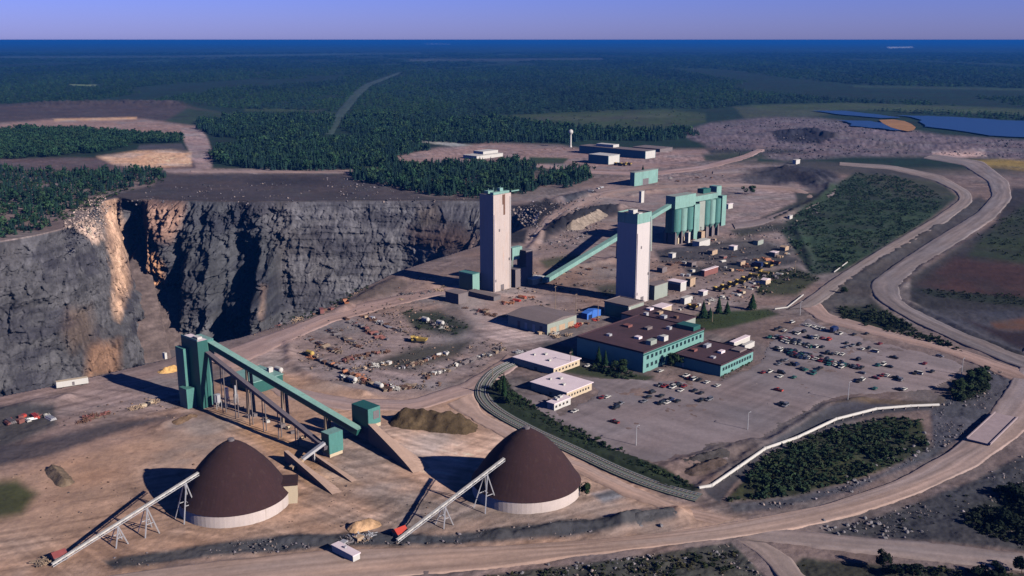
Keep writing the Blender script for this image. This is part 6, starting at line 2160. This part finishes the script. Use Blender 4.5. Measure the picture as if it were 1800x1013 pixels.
for con, nm in ((True, 'spruce_wood'), (False, 'birch_wood')):
    i = np.nonzero(rest & (sc_ == con))[0]
    base = (C_SPR if con else C_BRD)[rng.integers(0, 4, len(i))] * rng.uniform(.7, 1.4, len(i))[:, None]
    pos = np.stack([sx[i], sy[i], np.full(len(i), -.3)], 1)
    wd = sh[i] * (rng.uniform(1.0, 1.5, len(i)) if con else rng.uniform(.8, 1.1, len(i)))
    mix = rng.random(len(i)) < .25
    scatter_mesh(nm, SPR if con else BRD, pos, sh[i], wd, base, 'needles' if con else 'foliage')

# far forest to the horizon
FAR = [(-700, 71.5), (2500, 71.5), (2500, 224), (1800, 212), (1700, 206), (1600, 200), (1440, 188), (1320, 184), (1240, 192), (1180, 190), (1050, 196), (870, 203), (700, 203), (640, 203), (560, 194), (430, 192), (350, 186), (300, 181), (60, 183), (-700, 190)]
N = 70000
u_ = np.exp(rng.uniform(math.log(2300), math.log(17000), N))
ang = rng.uniform(-.72, .72, N)
X, Y = u_ * ang, u_
x, y = pxn(X, Y, np.zeros(N))
k = inside(x, y, FAR)
cut = edge_dist(x, y, [(580, 236), (597, 202), (626, 168), (646, 150), (703, 128)], False)
k &= cut > np.interp(y, [128, 200], [3, 11])
clear = fbm(X / 700, Y / 2200, 123, 4)
k &= clear > -.30
for rd, gp in (([(-400, 101), (0, 101), (300, 100), (520, 97), (740, 94)], 2.2), ([(720, 106), (900, 105), (1060, 104)], 2.0), ([(560, 193), (640, 186), (700, 190)], 1.4), ([(745, 77), (790, 77)], 1.5), ([(1560, 84), (1605, 83)], 1.5), ([(120, 150), (170, 151)], 2), ([(640, 207), (760, 211), (880, 209)], 2.5), ([(1500, 152), (1800, 158), (2100, 162)], 2.4), ([(1330, 189), (1500, 187), (1760, 195), (1900, 203)], 6)):
    k &= edge_dist(x, y, rd, False) > gp
X, Y, u_ = X[k], Y[k], u_[k]
n = len(X)
hh = rng.uniform(9, 17, n)
ww = np.maximum(u_ * .0062, 13) * rng.uniform(.7, 1.3, n) * 2.3
std = fbm(X / 500, Y / 1600, 131, 4)
base = np.where((std > .12)[:, None], C_BRD[rng.integers(0, 4, n)] * .75, C_SPR[rng.integers(0, 4, n)]) * (rng.uniform(.75, 1.3, n) * (1 + .35 * fbm(X / 250, Y / 800, 141, 3)))[:, None]
scatter_mesh('forest', [spruce(200 + q, 3, 4) for q in range(5)], np.stack([X, Y, np.full(n, -1.0)], 1), hh, ww, base, 'needles')

# shrubs and undergrowth: one mass per patch
SHR = [broadleaf(300 + k, 46, .2) for k in range(5)]


def thicket(name, poly, sp, h0, h1, cols, dens=.8, thr=-.3, zz=-.2):
    X, Y = field(poly, sp)
    k = (rng.random(len(X)) < dens) & (fbm(X / 16, Y / 16, 151, 3) > thr)
    X, Y = X[k], Y[k]
    n = len(X)
    if not n:
        return
    h = rng.uniform(h0, h1, n) * (1 + .4 * fbm(X / 14, Y / 14, 161, 2))
    c_ = np.array([alb(*q) for q in cols])[rng.integers(0, len(cols), n)] * rng.uniform(1.05, 1.7, n)[:, None]
    scatter_mesh(name, SHR, np.stack([X, Y, np.full(n, zz)], 1), h, h * rng.uniform(1.1, 1.8, n), c_, 'foliage')


G1 = [(44, 62, 36), (58, 70, 38), (36, 54, 34), (70, 74, 42)]
G2 = [(66, 72, 36), (84, 80, 36), (54, 62, 34)]
thicket('shrub_thicket', [(1275, 882), (1340, 810), (1440, 765), (1560, 735), (1622, 742), (1634, 790), (1540, 832), (1400, 872)], 2.6, 1.2, 3.2, [(42, 60, 42), (50, 66, 42), (56, 66, 44)], .85, -.34)
thicket('shrub_thicket', [(1276, 884), (1345, 820), (1420, 800), (1400, 850), (1340, 876)], 2.2, .6, 1.4, G2, .6, -.4)
thicket('shrub_thicket', [(1370, 402), (1440, 344), (1500, 308), (1560, 305), (1630, 330), (1660, 350), (1640, 378), (1560, 428), (1480, 474), (1428, 482), (1398, 440)], 4.2, .8, 3.0, [(50, 74, 56), (58, 82, 58), (46, 68, 54), (64, 80, 54)], .7, -.16)
thicket('shrub_thicket', [(850, 692), (878, 652), (905, 692), (1000, 748), (1120, 804), (1200, 844), (1226, 864), (1190, 858), (1080, 812), (960, 754), (885, 712)], 2.4, .8, 2.0, [(36, 54, 36), (48, 62, 40), (58, 68, 42)], .7, -.4)
thicket('shrub_thicket', [(640, 1060), (900, 1008), (1060, 990), (1280, 958), (1340, 1013), (1370, 1120), (640, 1120)], 2.2, .5, 1.9, [(54, 60, 38), (42, 50, 34), (72, 68, 46)], .6, -.1)
thicket('shrub_thicket', [(1375, 1005), (1440, 985), (1500, 990), (1800, 1012), (2100, 1060), (2100, 1150), (1400, 1150)], 2.4, .6, 2.4, [(48, 56, 36), (36, 46, 32), (66, 64, 44)], .7, -.2)
thicket('shrub_thicket', [(1700, 905), (1800, 850), (2000, 800), (2000, 985), (1800, 962), (1720, 945)], 2.4, 1.0, 3.6, [(28, 36, 26), (38, 44, 30)], .75, -.25)
thicket('shrub_thicket', [(1440, 938), (1560, 905), (1690, 860), (1720, 900), (1700, 945), (1600, 948)], 4.0, .4, 1.2, [(52, 58, 42), (64, 62, 48)], .4, .0)
thicket('shrub_thicket', [(1478, 542), (1540, 538), (1610, 580), (1700, 622), (1660, 612), (1560, 584), (1480, 562)], 2.6, 1.0, 3.2, [(34, 46, 32), (46, 56, 36)], .75, -.3)
thicket('shrub_thicket', [(1670, 685), (1735, 645), (1738, 690), (1690, 712)], 2.4, 1.2, 4.0, [(36, 50, 32), (48, 58, 36)], .8, -.4)
thicket('shrub_thicket', [(1700, 426), (1790, 366), (2100, 380), (2100, 470), (1800, 464)], 6, .8, 2.5, [(52, 66, 40), (64, 76, 46)], .6, -.1)
thicket('shrub_thicket', [(1600, 508), (1800, 520), (2000, 530), (2000, 546), (1800, 541), (1640, 522)], 4, .8, 2.2, [(40, 52, 36), (52, 58, 40)], .7, -.2)
thicket('shrub_thicket', [(700, 545), (770, 545), (830, 575), (800, 590), (735, 580)], 3.2, .6, 1.8, [(48, 62, 42), (60, 70, 48)], .6, -.1)
thicket('shrub_thicket', [(430, 588), (500, 566), (560, 545), (640, 502), (650, 508), (570, 552), (500, 578)], 3.0, .8, 2.4, [(36, 54, 34), (48, 62, 38)], .55, -.1)
thicket('shrub_thicket', [(1190, 572), (1232, 550), (1350, 545), (1365, 553), (1280, 575), (1205, 586)], 2.6, .3, .7, [(62, 78, 40), (74, 80, 44)], .6, -.2)
thicket('shrub_thicket', [(1330, 482), (1400, 472), (1440, 490), (1400, 518), (1335, 518)], 3.4, .8, 2.6, G1, .6, -.15)
thicket('shrub_thicket', [(1050, 640), (1085, 650), (1120, 662), (1100, 668), (1060, 660), (1040, 648)], 2.4, 1.0, 2.6, [(34, 50, 32), (46, 60, 36)], .7, -.4)
thicket('shrub_thicket', [(1280, 640), (1325, 630), (1328, 640), (1290, 665), (1270, 668)], 1.8, .5, 1.2, [(60, 74, 44), (80, 80, 50)], .6, -.3)
thicket('shrub_thicket', [(-330, 310), (0, 300), (280, 300), (290, 325), (190, 350), (130, 385), (0, 420), (-330, 455)], 6.5, 1.0, 4.5, [(36, 58, 34), (48, 68, 38), (58, 74, 42)], .55, -.15)
thicket('shrub_thicket', [(880, 204), (1000, 196), (1180, 193), (1240, 200), (1240, 215), (1080, 228), (960, 219)], 26, 2, 5, [(74, 92, 52), (86, 100, 60)], .4, .0)


# loose rubble: uncountable stones strewn over the open ground
def stone(seed):
    r = np.random.default_rng(seed)
    v = np.array([(1, 0, 0), (-1, 0, 0), (0, 1, 0), (0, -1, 0), (0, 0, 1), (0, 0, -1)], float) * r.uniform(.55, 1.1, (6, 1)) + r.normal(0, .18, (6, 3))
    t = np.array([(0, 2, 4), (2, 1, 4), (1, 3, 4), (3, 0, 4), (2, 0, 5), (1, 2, 5), (3, 1, 5), (0, 3, 5)])
    return v, t


STN = [stone(k) for k in range(6)]


def rubble(poly, sp, s0, s1, cols, dens=.5, thr=-.1, gr=20):
    X, Y = field(poly, sp)
    k = (rng.random(len(X)) < dens) & (fbm(X / gr, Y / gr, 171, 3) > thr)
    X, Y = X[k], Y[k]
    n = len(X)
    if not n:
        return
    sz = s0 + (s1 - s0) * rng.random(n) ** 3
    c_ = np.array([alb(*q) for q in cols])[rng.integers(0, len(cols), n)] * rng.uniform(.6, 1.4, n)[:, None]
    scatter_mesh('rubble', STN, np.stack([X, Y, sz * .15], 1), sz * .75, sz, c_, 'pile')


RG = [(112, 106, 112), (98, 94, 100), (124, 112, 108)]
RB = [(120, 96, 84), (104, 92, 88), (132, 112, 100), (98, 88, 90)]
rubble([(180, 985), (340, 960), (500, 940), (760, 942), (1000, 915), (1180, 903), (1192, 914), (1000, 944), (820, 957), (600, 961), (400, 976), (200, 1002)], 1.5, .3, 1.3, RG, .5, -.2)
rubble([(1280, 887), (1400, 873), (1550, 834), (1640, 786), (1636, 722), (1740, 648), (1780, 660), (1725, 740), (1640, 800), (1500, 860), (1350, 896)], 1.7, .35, 1.5, RG, .5, -.25)
rubble([(1440, 938), (1560, 905), (1700, 852), (1800, 800), (2000, 740), (2000, 980), (1800, 968), (1600, 948)], 1.8, .3, 1.4, RG, .45, -.2)
rubble([(640, 1050), (900, 1006), (1060, 987), (1285, 957), (1345, 1013), (1360, 1100), (600, 1100)], 1.5, .3, 1.2, RG, .45, -.2)
rubble([(500, 602), (560, 562), (680, 532), (790, 552), (835, 588), (890, 604), (855, 642), (765, 684), (660, 694), (575, 674), (512, 642)], 2.0, .4, 1.7, RB, .42, -.05, 12)
rubble([(560, 545), (690, 484), (800, 490), (850, 515), (760, 545), (640, 552)], 3.0, .5, 1.8, RB, .3, .0)
rubble([(860, 440), (930, 430), (1080, 462), (1200, 430), (1420, 440), (1400, 500), (1330, 530), (1160, 560), (1030, 560), (880, 520)], 3.0, .5, 2.2, RB, .34, .0, 14)
rubble([(900, 368), (960, 350), (1060, 336), (1060, 400), (1000, 440), (930, 430)], 3.6, .8, 3.2, RG, .45, -.15)
rubble([(1200, 432), (1330, 400), (1440, 345), (1440, 380), (1390, 440), (1290, 462)], 3.6, .6, 2.4, RG, .4, -.1)
rubble([(1190, 236), (1350, 208), (1500, 214), (1660, 240), (1900, 252), (1900, 284), (1700, 275), (1400, 280), (1270, 271)], 9, 1, 4.5, [(96, 90, 98), (84, 80, 88), (104, 96, 100)], .4, -.1, 60)
rubble([(-100, 720), (100, 706), (330, 660), (330, 735), (200, 752), (0, 800), (-100, 820)], 2.2, .3, 1.3, RB, .3, .05)
rubble([(0, 830), (330, 740), (430, 730), (560, 800), (700, 850), (800, 870), (1000, 900), (900, 930), (400, 930), (0, 1000)], 2.6, .25, .9, RB, .22, .1)
rubble([(1010, 668), (1330, 640), (1420, 560), (1690, 650), (1480, 700), (1220, 840), (950, 720)], 3.4, .25, .8, RG, .2, .12)
rubble([(430, 594), (500, 572), (560, 549), (640, 506), (650, 512), (570, 556), (500, 582)], 1.8, .4, 1.6, RB, .55, -.3)
rubble([(160, 362), (300, 330), (600, 312), (850, 350), (840, 360)], 6, .8, 3.0, RG, .3, .0)
rubble([(150, 350), (190, 345), (180, 420), (130, 400), (100, 405)], 3, .8, 3.0, [(170, 150, 140), (130, 118, 112)], .5, -.3)


# trees that stand on their own near the buildings
def own_tree(x, y, h, w_, label, conifer=True, tint=(30, 54, 34), seed=0):
    q = at(x, y)
    e_ = empty('spruce_tree' if conifer else 'broadleaf_tree', q, label, 'tree')
    if conifer:
        pv, pt = spruce(seed + 500, 11, 9)
    else:
        pv, pt = broadleaf(seed + 500, 420, .075)
    pv = pv * np.array([w_, w_, h])
    r_ = np.random.default_rng(seed)
    cl = np.tile(np.array(alb(*tint)), (len(pv), 1)) * r_.uniform(.6, 1.5, len(pv))[:, None]
    o = np_mesh('crown', pv, pt, ['needles' if conifer else 'foliage'], np.clip(cl, .003, .5), tris=True)
    o.parent = e_
    b = MB()
    b.tube((0, 0, -.5), (0, 0, h * .6), max(.18, h * .02), 7, 0, .06)
    for k in range(5):
        a = k * 1.3 + seed
        b.tube((0, 0, h * (.25 + .07 * k)), (math.cos(a) * w_ * .16, math.sin(a) * w_ * .16, h * (.32 + .08 * k)), max(.08, h * .008), 5, 0, .03)
    t_ = b.build('trunk', 'trunk')
    t_.parent = e_


for k, (x, y, h, wd, l, con) in enumerate([
    (1236, 560, 15, 20, 'dark spruce at the left end of the row by the lawn', True), (1263, 552, 15, 17, 'slim dark spruce in the middle of the row by the lawn', True),
    (1278, 552, 11, 16, 'shorter bushy spruce right of the slim one by the lawn', True), (1322, 545, 14, 22, 'broad dark spruce alone at the right of the lawn', True),
    (1248, 560, 9, 14, 'small spruce between the two taller ones by the lawn', True),
    (1052, 640, 13, 14, 'dark tree against the shaded wall of the mint office block, left one', True), (1064, 645, 12, 12, 'dark tree against the shaded wall of the mint office block, middle one', True),
    (1094, 658, 10, 12, 'leafy tree before the shaded wall, nearest the office corner', False), (1180, 646, 10, 12, 'leafy tree in the gap between the two mint buildings', False),
    (886, 700, 17, 11, 'tall dark tree on the grass inside the railway curve', True), (878, 690, 9, 10, 'small bushy tree beside the tall one inside the railway curve', False),
    (898, 712, 8, 10, 'low bushy tree on the bank right of the railway curve', False), (1005, 634, 9, 9, 'dark tree between the uppermost white office and the mint block', True),
    (1551, 1002, 9, 9, 'dark rounded tree at the bottom edge below the branch road', False), (1575, 1012, 5.5, 8, 'low dark bush right of the rounded tree at the bottom edge', False), (1606, 1012, 6, 7, 'small upright dark bush at the bottom edge', False),
    (1735, 1022, 7, 12, 'dark bushy tree near the bottom right corner', False), (1755, 1020, 8, 9, 'taller dark tree near the bottom right corner', False), (1795, 1010, 8, 9, 'dark tree cut by the right edge at the bottom', False),
    (1690, 690, 8, 14, 'dark round bush on the bank beyond the lot corner', False), (1715, 668, 8, 14, 'dark round bush at the upper end of the bank beyond the lot', False),
    (1030, 872, 7, 9, 'small grey green tree right beside the right brown dome', False), (1320, 342, 13, 18, 'olive bush on the slope beyond the ore bins', False),
    (1790, 880, 8, 13, 'dark bush on the slope at the right edge', False), (1770, 925, 8, 12, 'dark bush low on the slope at the right edge', False),
    (1760, 870, 6, 11, 'dark bush high on the slope near the right edge', False), (1484, 516, 6, 8, 'dark little tree in the fork of the two haul roads', False), (1130, 300, 10, 12, 'small spruce left of the square teal building', True),
]):
    dk = y > 980 or x > 1740
    own_tree(x, y, h, wd, l, con, (22, 34, 22) if dk else (34, 58, 34) if con else (48, 66, 38), k)

# low wooded rises that break the skyline
hx = np.linspace(-60000, 60000, 700)
vs = []
for hy, am, sd in ((38000, 55, 3), (39000, 55, 3), (52000, 90, 9), (53500, 90, 9)):
    hz_ = np.clip(am * (.35 + fbm(hx / 5200, hx * 0 + sd, sd, 5)), 0, None) + 6 * fbm(hx / 300, hx * 0, sd + 1, 3)
    vs.append(np.stack([hx, np.full(700, float(hy)), hz_], 1))
    if hy in (38000, 52000):
        vs.insert(len(vs) - 1, np.stack([hx, np.full(700, hy - 900.0), np.full(700, -5.0)], 1))
vs = np.concatenate(vs)
idx = np.arange(len(vs)).reshape(6, 700)
q = np.concatenate([np.stack([idx[a_, :-1], idx[a_, 1:], idx[a_ + 1, 1:], idx[a_ + 1, :-1]], -1).reshape(-1, 4) for a_ in (0, 1, 3, 4)])
tag(np_mesh('hills', vs, q, ['ground'], np.tile(np.array(alb(40, 62, 52)), (len(vs), 1)), smooth=True), kind='structure')

# ---------------------------------------------------------------- blue air over the far forest
hz = MB()
hz.box(Vector((-260000, -3000, 0)), Vector((520000, 0, 0)), Vector((0, 200000, 0)), -180, 211.5)
ho = hz.build('haze', [])
tag(ho, kind='stuff')
hm = bpy.data.materials.new('haze')
hm.use_nodes = True
hn = hm.node_tree
hn.nodes.clear()
ou = hn.nodes.new('ShaderNodeOutputMaterial')
pv_ = hn.nodes.new('ShaderNodeVolumePrincipled')
pv_.inputs['Color'].default_value = (0.018, 0.165, 0.62, 1)
pv_.inputs['Density'].default_value = 0.000046
pv_.inputs['Anisotropy'].default_value = 0.0
hn.links.new(pv_.outputs[0], ou.inputs['Volume'])
ho.data.materials.append(hm)
